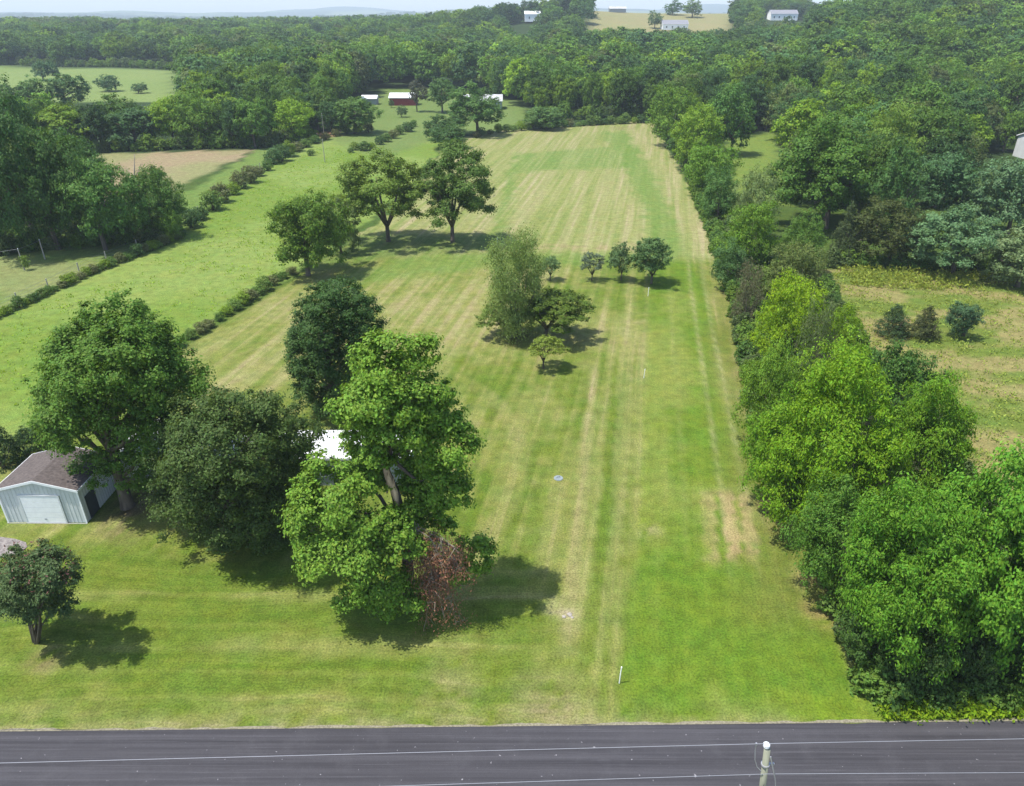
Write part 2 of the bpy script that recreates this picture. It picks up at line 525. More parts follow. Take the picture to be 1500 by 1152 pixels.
    bias = -0.05 * frontw + 0.05 * smooth((y - 48) / 30) * (1 - smooth((y - 100) / 10)) - 0.0
    d = dry + bias
    lawn = mix(GREEN, YEL, smooth((d - 0.36) / 0.24))
    k = smooth((d - 0.57) / 0.14)[:, None] * 0.35
    lawn = lawn * (1 - k) + col(STRAW) * k
    lay(lot, lawn, 0.1)
    # curved mowing rounds behind the house
    c0 = gp(640, 690)
    rr = np.hypot((x - c0.x + 8), (y - c0.y - 2) * 0.8)
    ring = vnoise(rr / 0.9, np.zeros_like(rr), 73)
    rm = poly_mask(x, y, gpoly([(560, 760), (640, 760), (780, 800), (780, 560), (560, 530), (430, 540), (300, 560), (300, 520), (440, 430), (720, 430), (720, 520)]), 5.0)
    lay(rm * smooth((ring - 0.5) / 0.25) * 0.45, (0.29, 0.28, 0.10), 0.1)
    # greener strip on the right of the boundary line
    gs = poly_mask(x, y, gpoly([(903, 1058), (907, 1000), (933, 800), (943, 545), (951, 425), (952, 370), (938, 300), (912, 230), (890, 195), (925, 190), (975, 270), (1020, 400), (1085, 560), (1170, 790), (1235, 950), (1270, 1056)]), 0.35)
    gd = 0.45 * patch + 0.35 * st2 + 0.2 * fine
    strip = mix((0.132, 0.215, 0.020), (0.215, 0.262, 0.052), smooth((gd - 0.44 - 0.04 * smooth((38 - y) / 8)) / 0.24))
    lay(gs * lot, strip, 0.2)
    # olive, drier margin under the tree line
    mg = smooth((s - 12.0 - 3.0 * (vnoise(x / 6, y / 9, 75) - .5)) / 4.5) * (1 - smooth((y - 85) / 20)) * smooth((y - 31) / 5)
    lay(mg * lot * 0.75, mix((0.17, 0.19, 0.04), (0.30, 0.25, 0.10), smooth((patch - .4) / .25)), 0.3)
    for s0, w_, a_ in ((12.6, 0.22, 0.55), (14.5, 0.22, 0.55), (9.6, 0.2, 0.15)):
        tr = np.exp(-((s - s0 - 0.6 * np.sin(y / 23)) / w_) ** 2) * a_ * smooth((y - 36) / 8) * (1 - smooth((y - 180) / 30)) * (0.5 + vnoise(s * 0, y / 5, 77))
        lay(np.clip(tr, 0, 1) * lot, (0.33, 0.33, 0.14), 0.0)
    dp = poly_mask(wx, wy, gpoly([(1030, 725), (1110, 725), (1115, 815), (1035, 825)]), 1.3)
    lay(dp * lot * smooth((0.5 * st3 + 0.5 * fbm(x / .7, y / .7, 79, 3) - 0.40) / 0.16) * 0.8, (0.43, 0.33, 0.16), 0.2)
    # boundary edge: pale dry line left of it
    bl = np.exp(-((s - 4.4) / 1.6) ** 2) * (1 - smooth((y - 100) / 8)) * smooth((y - 27) / 4)
    lay(bl * lot * 0.35 * smooth((st3 - 0.3) / 0.3), (0.36, 0.34, 0.14), 0.0)
    bt = np.exp(-((s - 2.2 + 0.05 * (y - 45)) / 0.55) ** 2) * smooth((y - 30) / 3) * (1 - smooth((y - 68) / 6)) * smooth((vnoise(x / 3, y / 4, 81) - 0.32) / 0.25)
    lay(bt * lot * 0.5, (0.42, 0.35, 0.175), 0.0)
    # ---- far half of the lot: dry hay rows and green lanes
    hay = 0.85 * lot * smooth((y - 107 + 0.03 * x) / 6)
    h1 = vnoise(s / 1.5, y / 70, 85); h2 = vnoise(s / 3.2, y / 120, 86); h3 = vnoise(s / .8, y / 30, 88)
    hayc = mix((0.36, 0.34, 0.15), (0.265, 0.295, 0.09), smooth((0.40 * h1 + 0.2 * h2 + 0.4 * h3 - 0.30) / 0.40))
    lay(hay, hayc, 0.1)
    lane = (0.150, 0.245, 0.045)
    ln2 = mix((0.140, 0.240, 0.040), (0.21, 0.275, 0.075), h1)
    lay(poly_mask(wx, wy, gpoly([(760, 225), (905, 215), (920, 246), (755, 252)]), 2.5) * hay * 0.9, ln2, 0.1)
    lay(poly_mask(wx, wy, gpoly([(944, 378), (946, 330), (926, 262), (905, 225), (882, 195), (915, 192), (950, 240), (975, 290), (1000, 340), (1010, 378)]), 1.6) * lot * 0.9, ln2, 0.1)
    lay(poly_mask(wx, wy, gpoly([(735, 345), (720, 345), (740, 260), (760, 225), (772, 225), (757, 260)]), 1.3) * hay * 0.8, lane, 0.1)
    lay(poly_mask(wx, wy, gpoly([(1000, 370), (1045, 372), (1030, 330), (985, 260), (950, 200), (930, 200), (965, 270), (985, 330)]), 2.0) * lot * 0.28 * smooth((h1 - .3) / .3), (0.36, 0.33, 0.15), 0.1)
    lay(poly_mask(wx, wy, gpoly([(640, 372), (950, 366), (950, 356), (640, 362)]), 1.0) * lot * 0.6 * smooth((fine - .35) / .3), (0.36, 0.29, 0.14), 0.1)
    lay(poly_mask(wx, wy, gpoly([(520, 395), (640, 370), (950, 372), (950, 384), (720, 392), (560, 414), (480, 420)]), 2.0) * lot * 0.75, mix((0.13, 0.23, 0.035), (0.19, 0.26, 0.06), patch), 0.1)
    lay(poly_mask(wx, wy, gpoly([(500, 345), (740, 345), (735, 365), (600, 372), (470, 395)]), 2.0) * lot * 0.7, (0.13, 0.205, 0.04), 0.2)
    # bare ground: under the dark maple, beside the garage, worn spots
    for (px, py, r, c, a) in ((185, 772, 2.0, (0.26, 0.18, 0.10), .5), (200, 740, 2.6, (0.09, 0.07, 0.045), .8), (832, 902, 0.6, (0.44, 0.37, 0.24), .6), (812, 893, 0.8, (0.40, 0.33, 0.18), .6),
                              (70, 965, 1.2, (0.28, 0.20, 0.11), .5), (1215, 900, 1.4, (0.36, 0.26, 0.11), .75), (1195, 850, 1.6, (0.34, 0.25, 0.11), .65), (1150, 745, 1.6, (0.32, 0.22, 0.10), .55), (1295, 1028, 0.9, (0.40, 0.30, 0.24), .8), (660, 1005, 2.0, (0.33, 0.29, 0.13), .5), (800, 1025, 2.4, (0.33, 0.27, 0.14), .5),
                              (955, 780, 0.8, (0.40, 0.35, 0.18), .6), (912, 188, 3.0, (0.25, 0.19, 0.10), .6), (935, 470, 1.0, (0.36, 0.33, 0.16), .4)):
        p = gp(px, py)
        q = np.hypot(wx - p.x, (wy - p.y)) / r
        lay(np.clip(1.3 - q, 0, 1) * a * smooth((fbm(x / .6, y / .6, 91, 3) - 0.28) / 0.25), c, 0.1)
    # soil under the tree line and the woods
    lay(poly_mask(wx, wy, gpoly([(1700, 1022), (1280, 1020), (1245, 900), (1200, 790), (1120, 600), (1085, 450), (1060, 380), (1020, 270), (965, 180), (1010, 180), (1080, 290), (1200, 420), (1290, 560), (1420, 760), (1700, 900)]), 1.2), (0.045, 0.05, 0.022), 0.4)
    # verge beside the road, with dry sandy grass at its edge
    e0, e1 = gp(0, 1071), gp(1500, 1055.5)
    ye = e0.y + (e1.y - e0.y) * (x - e0.x) / (e1.x - e0.x)
    dv = y - ye
    vg = np.exp(-np.clip(dv, 0, 99) / 0.75) * smooth((fbm(x / .9, y / .7, 95, 4) - 0.25) / 0.3)
    lay(np.where(dv < 4, vg, 0) * (0.85 - 0.35 * smooth((x - 5) / 3)), mix((0.30, 0.29, 0.11), (0.35, 0.30, 0.16), fine), 0.2)
    lay(np.where((dv > 0) & (dv < 2.2), 1.0, 0) * smooth((x - 14) / 3) * (1 - smooth((dv - 1.4) / .8)) * 0.9, mix((0.19, 0.26, 0.02), (0.14, 0.23, 0.02), fine), 0.4)
    v = np.stack([x, y, Z.ravel()], 1)
    idx = np.arange(nx * ny).reshape(ny, nx)
    F = np.stack([idx[:-1, :-1].ravel(), idx[:-1, 1:].ravel(), idx[1:, 1:].ravel(), idx[1:, :-1].ravel()], 1)
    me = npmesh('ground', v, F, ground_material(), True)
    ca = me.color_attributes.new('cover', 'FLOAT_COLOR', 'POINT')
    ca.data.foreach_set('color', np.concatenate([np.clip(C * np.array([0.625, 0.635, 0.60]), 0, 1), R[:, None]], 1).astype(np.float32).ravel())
    cb = me.color_attributes.new('mow', 'FLOAT_COLOR', 'POINT')
    cb.data.foreach_set('color', np.stack([lot * frontw, lot * (1 - frontw) * (1 - 0.5 * gs), lot * 0, lot], 1).astype(np.float32).ravel())
    o = link('ground', me)
    tag(o, 'rolling green farmland with a long mown lot and striped pale hay field', 'ground', kind='structure')
    return o, (e0, e1), float(Z.min()), float(Z.max())


ground, (E0, E1), ZMIN, ZMAX = build_ground()

# ------------------------------------------------------------------ road
ed = (E1 - E0); ed.z = 0; ed.normalize()
en = Vector((ed.y, -ed.x, 0))          # towards the camera
M_asphalt = asphalt_material()
mb = MB()
ra, rb = E0 - ed * 400, E0 + ed * 440
W_ROAD = 6.9
def road_edge(t, side):
    p = E0 + ed * t
    j = (0.10 * (float(vnoise(t / 1.1, 3.3 + side * 9, 12)) - .5) + 0.16 * (float(vnoise(t / 5.0, 1.3 + side * 5, 13)) - .5)) if -70 < t < 140 else 0.0
    q = p + en * (W_ROAD + j if side else j)
    return (q.x, q.y, 0.012)


ts_ = [-400] + [-60 + .4 * i for i in range(400)] + [440]
for t0_, t1_ in zip(ts_, ts_[1:]):
    mb.poly([road_edge(t0_, 1), road_edge(t1_, 1), road_edge(t1_, 0), road_edge(t0_, 0)])
road = mb.build('road', M_asphalt)
tag(road, 'dark grey asphalt road with faint tyre streaks along the bottom edge', 'road', kind='structure')
rng = random.Random(5)
for side in (0, 1):
    mb = MB(); prev = None
    x0 = -60.0
    while x0 < 60:
        base = E0 + ed * ((x0 - E0.x))
        w = -0.04 + 0.20 * float(vnoise(x0 / 0.9, side * 7.3, 4)) + 0.05 * rng.random()
        if side == 0: a = base + en * 0.05; b_ = base - en * w
        else: a = base + en * (W_ROAD - 0.05); b_ = base + en * (W_ROAD + w)
        if prev: mb.poly([(*prev[0][:2], 0.02), (*a[:2], 0.02), (*b_[:2], 0.006), (*prev[1][:2], 0.006)] if side == 1 else [(*prev[1][:2], 0.006), (*b_[:2], 0.006), (*a[:2], 0.02), (*prev[0][:2], 0.02)][::-1])
        prev = (a, b_); x0 += 0.22
    o = mb.build('gravel_shoulder', simple_mat('shoulder_gravel', (0.21, 0.19, 0.13), 0.95, 0.25, 8, 0.4))
    tag(o, 'thin pale gravel edge between asphalt and grass', 'road edge', kind='structure')

# gravel drive at the left edge
mb = MB()
gpix = [(-120, 792), (-30, 786), (0, 787), (22, 790), (38, 795), (40, 802), (28, 812), (0, 818), (-40, 824), (-140, 828)]
mb.poly([(*gp(px, py)[:2], 0.03) for px, py in gpix])
o = mb.build('gravel_drive', simple_mat('drive_gravel', (0.19, 0.165, 0.16), 0.95, 0.22, 4, 0.5, col2=(0.28, 0.25, 0.23)))
tag(o, 'grey brown gravel drive end at the left edge of the lawn', 'driveway', kind='structure')

# ------------------------------------------------------------------ foliage generators
def unit(v): return v / np.maximum(np.linalg.norm(v, axis=1, keepdims=True), 1e-9)


def rdir(rs, n): return unit(rs.normal(size=(n, 3)))


def leaf_quads(P, Nn, L, Wd, rs, axis_bias=None, fold=0.18):
    n = len(P)
    t = rdir(rs, n)
    if axis_bias is not None: t = unit(t + axis_bias)
    a = unit(np.cross(np.cross(Nn, t), Nn) + 1e-6)
    b = unit(np.cross(Nn, a) + 1e-6)
    L = (L * rs.uniform(0.65, 1.35, n))[:, None]; Wd = Wd * L
    v = np.empty((n, 4, 3))
    v[:, 0] = P - a * L * 0.5
    v[:, 1] = P + b * Wd * 0.5 + Nn * L * fold * rs.uniform(-1, 1, (n, 1)) - a * L * 0.08
    v[:, 2] = P + a * L * 0.5 - Nn * L * fold * rs.uniform(0, 1, (n, 1))
    v[:, 3] = P - b * Wd * 0.5 + Nn * L * fold * rs.uniform(-1, 1, (n, 1)) - a * L * 0.08
    return v.reshape(-1, 3), np.arange(n * 4).reshape(n, 4)


def crown_leaves(lobes, n, leaf, rs, clump=0.42, per=9, flat=0.75, up=0.45, outw=0.7, spray=0.0, wd=0.6, shell=(0.60, 1.16), inner=0.12, low_cut=-0.55):
    """leaves grouped in clumps that sit on the lobes (cx,cy,cz,rx,ry,rz) of a crown"""
    Lb = np.array(lobes, float)
    cc, cr, co = [], [], []
    for i, l in enumerate(Lb):
        m = int(per * 1.9)
        d = rdir(rs, m); d = d[d[:, 2] > low_cut - 0.3 * rs.rand(len(d))]
        p = l[:3] + d * l[3:] * rs.uniform(shell[0], shell[1], (len(d), 1))
        keep = np.ones(len(p), bool)
        for j, k in enumerate(Lb):
            if j == i: continue
            q = np.linalg.norm((p - k[:3]) / k[3:], axis=1)
            keep &= ~((q < 0.66) & (rs.rand(len(p)) < 0.92))
        p, d = p[keep], d[keep]
        cc.append(p); co.append(d); cr.append(np.full(len(p), clump * l[3:].mean()) * rs.uniform(0.4, 1.35, len(p)))
    cc = np.concatenate(cc); co = np.concatenate(co); cr = np.concatenate(cr)
    w = cr ** 2; w /= w.sum()
    pick = rs.choice(len(cc), n, p=w)
    d = rdir(rs, n)
    d[:, 2] = np.where((d[:, 2] < -0.25) & (rs.rand(n) < 0.6), -d[:, 2], d[:, 2])
    rad_ = cr[pick][:, None] * np.abs(rs.normal(0.62, 0.34, (n, 1)))
    P = cc[pick] + d * rad_ * np.array([1, 1, flat])
    nin = int(n * inner)
    if nin:
        li = rs.choice(len(Lb), nin)
        P[:nin] = Lb[li, :3] + rdir(rs, nin) * Lb[li, 3:] * (rs.uniform(0, 1, (nin, 1)) ** 0.5) * 0.75
    Nn = unit(co[pick] * outw + d * 0.6 + np.array([0, 0, up]) + rs.normal(size=(n, 3)) * 0.34)
    ab = co[pick] * spray + np.array([0, 0, spray * 0.6]) if spray else None
    return leaf_quads(P, Nn, leaf, wd, rs, ab)


def lobes_for(kind, rs, k=None):
    L = []
    if kind in ('round', 'oval', 'feather', 'open'):
        k = k or {'round': 24, 'oval': 26, 'feather': 34, 'open': 20}[kind]
        for i in range(k):
            z = 1 - 1.72 * (i + 0.5) / k
            ph = i * 2.39996 + rs.uniform(-.4, .4)
            rr = math.sqrt(max(0, 1 - z * z))
            if kind == 'oval': rr *= 0.95 - 0.18 * z
            m = rs.uniform(0.48, 0.80)
            r = rs.uniform(0.20, 0.46) * (0.8 if kind == 'feather' else 1.0)
            if kind == 'feather': m = rs.uniform(0.45, 0.90)
            if kind == 'open': m = rs.uniform(0.55, 0.8); r *= 1.0
            L.append((m * rr * math.cos(ph), m * rr * math.sin(ph), m * z, r, r, r * (0.62 if kind == 'open' else 0.85)))
        if kind != 'open': L.append((0, 0, -0.05, 0.6, 0.6, 0.6))
    elif kind == 'dome':
        for i in range(15):
            z = 0.98 - 1.6 * (i + .5) / 15; ph = i * 2.39996 + rs.uniform(-.5, .5)
            rr = math.sqrt(max(0, 1 - z * z)); m = rs.uniform(.5, .68); r = rs.uniform(.28, .50)
            L.append((m * rr * math.cos(ph), m * rr * math.sin(ph), m * z, r, r, r * .85))
        L.append((0, 0, -.1, .62, .62, .62))
    elif kind == 'cone':
        for i in range(34):
            t = (i + 0.5) / 34
            z = -0.95 + 1.85 * t
            r0 = 0.92 * (1 - t) ** 0.75
            ph = i * 2.39996
            r = 0.16 + 0.22 * (1 - t)
            L.append((r0 * 0.7 * math.cos(ph), r0 * 0.7 * math.sin(ph), z, r, r, r * 0.8))
        L.append((0, 0, -0.3, 0.42, 0.42, 0.6)); L.append((0, 0, 0.82, 0.09, 0.09, 0.2))
    elif kind == 'umbrella':
        for i in range(26):
            ph = i * 2.39996; q = math.sqrt((i + .5) / 26)
            z = 0.55 - 1.0 * q * q + rs.uniform(-.25, .12)
            r = rs.uniform(.2, .32)
            L.append((0.84 * q * math.cos(ph), 0.84 * q * math.sin(ph), z, r, r, r * 0.8))
    elif kind == 'bush':
        for i in range(18):
            z = 0.95 - 1.5 * (i + .5) / 18; ph = i * 2.39996 + rs.uniform(-.5, .5)
            rr = math.sqrt(max(0, 1 - z * z)); m = rs.uniform(.45, .75); r = rs.uniform(.28, .46)
            L.append((m * rr * math.cos(ph), m * rr * math.sin(ph), m * z, r, r, r * .9))
        L.append((0, 0, -0.2, .65, .65, .6))
    elif kind == 'wispy':
        for i in range(26):
            t = (i + .5) / 26; z = -0.85 + 1.75 * t; ph = i * 2.39996
            r0 = 0.95 * (1 - abs(z - 0.0) ** 2.6 * 0.45)
            r = rs.uniform(.2, .34)
            m = rs.uniform(.25, .85)
            L.append((m * r0 * math.cos(ph), m * r0 * math.sin(ph), z, r, r, r * 1.25))
    return L


KP = dict(dome=dict(clump=0.34, per=12, up=0.5, shell=(0.74, 1.03), inner=0.08),
    round=dict(), oval=dict(up=0.4), open=dict(clump=0.46, per=8, inner=0.04, low_cut=-0.35),
    feather=dict(spray=0.9, wd=0.42, clump=0.5, up=0.55), cone=dict(clump=0.55, wd=0.4, spray=0.5, per=7, up=0.3),
    umbrella=dict(clump=0.5, per=8, inner=0.05), bush=dict(clump=0.45), wispy=dict(clump=0.7, per=6, wd=0.32, spray=-0.8, inner=0.2, flat=1.2, up=0.1, outw=0.4))

PROTO = {}


def proto(kind, var, n, leaf):
    key = (kind, var, n)
    if key not in PROTO:
        rs = np.random.RandomState(abs(hash((kind, var))) % 99991 if False else (sum(map(ord, kind)) * 31 + var * 977 + n) % 99991)
        V, F = crown_leaves(lobes_for(kind, rs), n, leaf, rs, **KP[kind])
        PROTO[key] = npmesh('crown_' + kind, V, F, M_leaf)
    return PROTO[key]


TRUNK = {}


def trunk_mesh(style, var):
    key = (style, var)
    if key in TRUNK: return TRUNK[key]
    rnd = random.Random(91 + var * 7 + len(style)); mb = MB()
    if style == 'single':
        bx, by = rnd.uniform(-.05, .05), rnd.uniform(-.05, .05)
        mb.tube([(0, 0, -.06), (0, 0, .04), (bx * .5, by * .5, .4), (bx, by, .75), (bx * 1.4, by * 1.2, 1.25)], [.085, .062, .05, .04, .012], 8)
        for i in range(7):
            ph = i * 2.4 + rnd.uniform(-.4, .4); z0 = .42 + .07 * i
            e = rnd.uniform(.45, .68)
            mb.tube([(bx * z0, by * z0, z0), (e * .45 * math.cos(ph), e * .45 * math.sin(ph), z0 + .16), (e * math.cos(ph), e * math.sin(ph), z0 + .34)], [.032, .022, .008], 5)
    elif style == 'multi':
        for i in range(6):
            ph = i * 1.05 + rnd.uniform(-.3, .3); e = rnd.uniform(.25, .55)
            mb.tube([(.05 * math.cos(ph), .05 * math.sin(ph), -.05), (.12 * math.cos(ph), .12 * math.sin(ph), .35), (e * math.cos(ph), e * math.sin(ph), .8), (e * 1.35 * math.cos(ph), e * 1.35 * math.sin(ph), 1.2)], [.045, .036, .022, .006], 6)
    elif style == 'fork':
        mb.tube([(0, 0, -.05), (0, 0, .05), (0.01, 0, .33)], [.075, .05, .043], 8)
        for i in range(5):
            ph = i * 1.257 + rnd.uniform(-.3, .3); e = rnd.uniform(.4, .75)
            mb.tube([(0.01, 0, .30), (e * .3 * math.cos(ph), e * .3 * math.sin(ph), .55), (e * .7 * math.cos(ph), e * .7 * math.sin(ph), .88), (e * math.cos(ph), e * math.sin(ph), 1.18)], [.036, .03, .02, .006], 6)
    TRUNK[key] = mb.mesh('trunk_' + style, M_bark, True)
    return TRUNK[key]


TREES = []                       # (x, y, R, height) of everything planted, used to keep clearances
PARTLESS = set()


def plant(name, cat, label, group, base, centre, R, RZ, kind, var, n, leaf, tint, trunk='single', rz=0.0, RY=None):
    """one tree or shrub: an Empty at its foot > trunk, crown"""
    root = empty(name, base, label, cat, group)
    c = link('crown', proto(kind, var, n, leaf), root)
    c.location = Vector(centre) - Vector(base)
    c.scale = (R, RY or R, RZ); c.rotation_euler = (0, 0, rz)
    c['leaf_tint'] = [float(q) for q in tint]
    if trunk:
        t = link('trunk', trunk_mesh(trunk, var % 3), root)
        hc = max(0.4, centre[2] - base[2])
        t.scale = (R, R, hc); t.rotation_euler = (0, 0, rz)
    TREES.append((base[0], base[1], R, centre[2] + RZ))
    return root


def crown_from_box(base, box, dy=0.0):
    x0, y0, x1, y1 = box
    Yc = base.y + dy
    C = on_plane((x0 + x1) / 2, (y0 + y1) / 2, Yc)
    _, _, zc = project(C)
    ppm = FPX / zc
    R = (x1 - x0) / 2 / ppm
    e = math.atan2(CAMH - C.z, Yc)
    H = (y1 - y0) / 2 / ppm
    rz = math.sqrt(max(H * H - (R * math.sin(e)) ** 2, 0.0)) / math.cos(e)
    rz = min(max(rz, 0.62 * R), 2.2 * R)
    # a crown may not sink far under the ground
    if C.z - rz < base.z - 0.25 * rz:
        C.z = base.z + rz * 0.75
    return C, R, rz


# tints (linear albedo)
MID, BRIGHT, DARK, BLUE, OLIVE, PALE, LIME = (0.052, 0.108, 0.018), (0.095, 0.165, 0.018), (0.030, 0.068, 0.018), (0.042, 0.092, 0.028), (0.070, 0.100, 0.030), (0.10, 0.155, 0.05), (0.135, 0.205, 0.018)


def T_(name, label, by, box, kind, tint, var=0, n=16000, leaf=0.06, trunk='single', bx=None, dy=0.0, cat='tree', group=None, rz=None, skirt=False):
    bx = bx if bx is not None else (box[0] + box[2]) / 2
    base = gp(bx, by)
    C, R, rz_ = crown_from_box(base, box, dy)
    if skirt:
        zt_ = C.z + rz_
        lo = base.z + 0.1 * (zt_ - base.z)
        if C.z - 0.72 * rz_ > lo:
            rz_ = (zt_ - lo) / 1.72
            C.z = zt_ - rz_
    return plant(name, cat, label, group, base, C, R * 0.99, rz_ * 0.98, kind, var, n, leaf, tint, trunk, rz if rz is not None else (var * 1.7 + bx * 0.013))


# ------------------------------------------------------------------ trees on the lawn
def hero(name, label, by, bx, lobes_px, n, leaf, tint, kp, seed, trunk_fn, cat='tree'):
    base = gp(bx, by)
    L = []
    for (px, py, r, dy) in lobes_px:
        p = on_plane(px, py, base.y + dy)
        ppm = FPX / project(p)[2]
        R = r / ppm * (0.96 if seed == 11 else 1.0)
        q = p - base
        q.z = max(q.z, R * 0.35)
        L.append((q.x, q.y, q.z, R, R, R * 0.88))
    rs = np.random.RandomState(seed)
    V, F = crown_leaves(L, n, leaf, rs, **kp)
    V[:, 2] = np.maximum(V[:, 2], 0.06)
    root = empty(name, base, label, cat)
    c = link('crown', npmesh('crown_' + name, V, F, M_leaf), root)
    c['leaf_tint'] = tint
    mb = trunk_fn(L)
    mb.build('trunk', M_bark, root, sm=True)
    TREES.append((base.x, base.y, 5, 15))
    return root, base, L


def limbs(mb, L, top, r0, rnd, start=0.35, every=1):
    for i, l in enumerate(L):
        if i % every: continue
        c = Vector(l[:3]); z0 = min(max(c.z * 0.55, top * start), top * 0.95)
        a = Vector((0, 0, z0)) + Vector((rnd.uniform(-.1, .1), rnd.uniform(-.1, .1), 0))
        m = a.lerp(c, 0.5) + Vector((0, 0, -0.06 * (c - a).length)) + Vector((rnd.uniform(-.2, .2), rnd.uniform(-.2, .2), 0))
        r = r0 * (0.45 - 0.25 * z0 / max(top, .1))
        mb.tube([a, m, c], [r, r * 0.6, r * 0.15], 6)


# 1. broken light green tree in the middle of the front lawn
split_lobes = [(578, 528, 46, 0), (552, 520, 32, 1), (607, 520, 34, 0.5), (545, 585, 40, -.8), (512, 598, 30, -.6), (600, 580, 42, 0), (572, 560, 44, 1.5),
               (642, 608, 36, .8), (655, 652, 44, 0), (642, 700, 34, .6), (664, 716, 28, 0), (588, 628, 36, -1.2), (612, 655, 34, 1.0), (620, 615, 34, 1.4), (676, 640, 20, .2),
               (490, 726, 54, -1), (462, 770, 40, -.5), (512, 706, 34, 0), (534, 756, 42, -1.4), (478, 806, 46, -1.5), (528, 815, 48, -2.2), (560, 850, 42, -2.0),
               (588, 800, 28, -1.8), (520, 868, 30, -1.8), (600, 878, 26, -2.0), (448, 722, 26, 0), (545, 690, 26, .8), (560, 885, 24, -1.8), (452, 800, 22, -.6),
               (694, 812, 30, -.3), (672, 832, 24, -.8), (640, 745, 20, .5), (625, 690, 26, 1.0), (575, 600, 30, -1.5), (530, 632, 26, 0), (562, 640, 24, -1.2), (604, 684, 20, .9), (548, 662, 22, -.9), (606, 722, 20, .3), (620, 770, 22, .2), (590, 770, 18, -1.4), (574, 772, 28, -1.7), (604, 748, 17, -1.1), (566, 800, 30, -2.0), (620, 735, 20, .2), (612, 800, 14, -1.9), (625, 578, 34, .2), (560, 615, 32, 0), (640, 675, 32, .4), (520, 655, 22, .2), (466, 690, 26, .2), (540, 704, 30, -.5), (602, 712, 24, .8), (548, 668, 26, -.4), (632, 722, 24, .2), (610, 690, 22, .9), (648, 770, 20, .3)]


def split_trunk(L):
    mb = MB(); b = gp(600, 885)
    def P(px, py, dy): return on_plane(px, py, b.y + dy) - b
    stem = [Vector((0, 0, -.3)), Vector((0, 0, .3)), P(596, 800, -.4), P(585, 745, -.2), P(578, 718, 0)]
    mb.tube(stem, [.52, .40, .33, .30, .27], 9)
    mb.tube([P(578, 718, 0), P(566, 690, .1), P(566, 645, .3), P(578, 590, .2), P(580, 540, .2)], [.25, .22, .18, .12, .04], 8)
    rnd = random.Random(3)
    for (x, y, d) in ((640, 640, .4), (655, 690, .3), (610, 560, .3), (545, 590, -.4)):
        mb.tube([P(570, 670, .2), P((570 + x) / 2, y + 16, d * .5), P(x, y, d)], [.13, .09, .03], 6)
    for (x, y, d) in ((490, 740, -.8), (470, 800, -1), (530, 820, -1.6), (560, 860, -1.6), (520, 690, 0), (690, 815, -.3)):
        mb.tube([P(594, 790, -.4), P((594 + x) / 2, (790 + y) / 2 - 12, d * .6), P(x, y, d)], [.16, .11, .03], 6)
    return mb


root, B, _ = hero('broken_shade_tree', 'tall light green tree on the front lawn, split trunk and brown dead limb hanging', 885, 600, split_lobes, 120000, 0.20, [0.080, 0.150, 0.022],
                  dict(clump=0.42, per=13, up=0.45, wd=0.62, inner=0.07, low_cut=-0.6), 11, split_trunk)


def PB(px, py, dy): return on_plane(px, py, B.y + dy) - B


mb = MB()                                                   # bare splintered wood of the break, standing proud of the bark
mb.tube([PB(586, 752, -.62), PB(578, 722, -.60), PB(569, 700, -.50), PB(563, 682, -.36), PB(558, 668, -.2)], [.05, .20, .21, .15, .02], 7)
for q in range(9):
    rnd = random.Random(q)
    a = PB(572 + rnd.uniform(-9, 9), 708 + rnd.uniform(-12, 14), -.58)
    mb.tube([a, a + Vector((rnd.uniform(-.15, .25), rnd.uniform(-.15, .05), rnd.uniform(.3, .95)))], [.07, .008], 5)
mb.build('splintered_break', M_splinter, root)
mb = MB(); rnd = random.Random(8); twigs = []
for i in range(26):                                         # the dead limb that hangs to the ground
    ex, ey = rnd.uniform(604, 690), rnd.uniform(800, 918)
    dd = rnd.uniform(-2.6, -.6)
    a = PB(592 + rnd.uniform(-4, 22), 772 + rnd.uniform(-12, 25), -.6 - .6 * rnd.random()); e = PB(ex, ey, dd); e.z = max(e.z, .12)
    m = a.lerp(e, .5) + Vector((rnd.uniform(.1, .7), 0, rnd.uniform(.1, .7)))
    q_ = .055 if i < 4 else .026
    mb.tube([a, m, e], [q_, q_ * .6, .008], 5)
    for k in range(16):
        s_ = (m if rnd.random() < .5 else a.lerp(m, .6)).lerp(e, rnd.random())
        f_ = s_ + Vector((rnd.uniform(-.7, .7), rnd.uniform(-.6, .5), rnd.uniform(-.9, .15))); f_.z = max(f_.z, .08)
        mb.tube([s_, f_], [.016, .005], 4); twigs.append(f_)
    twigs += [e, m.lerp(e, .5), m.lerp(e, .75)]
dl = mb.build('dead_limb', M_palebark, root, sm=True)
rs = np.random.RandomState(4)
tw = np.array([tuple(t) for t in twigs]); pk = rs.choice(len(tw), 8500)
P = tw[pk] + rs.normal(size=(8500, 3)) * np.array([.24, .24, .40]); P[:, 2] = np.maximum(P[:, 2], .05)
V, F = leaf_quads(P, rdir(rs, 8500), 0.17, 0.24, rs, np.array([0, 0, -1.4]))
link('withered_leaves', npmesh('withered_leaves', V, F, M_deadleaf), dl)


def generic_trunk(top, r, seed, every=2):
    def fn(L):
        mb = MB(); rnd = random.Random(seed)
        mb.tube([(0, 0, -.3), (0, 0, .25), (.05, 0, top * .3), (.1, .05, top * .65), (.05, .1, top)], [r * 1.5, r * 1.05, r * .85, r * .6, r * .2], 9)
        limbs(mb, L, top, r * 1.3, rnd, .25, every)
        return mb
    return fn


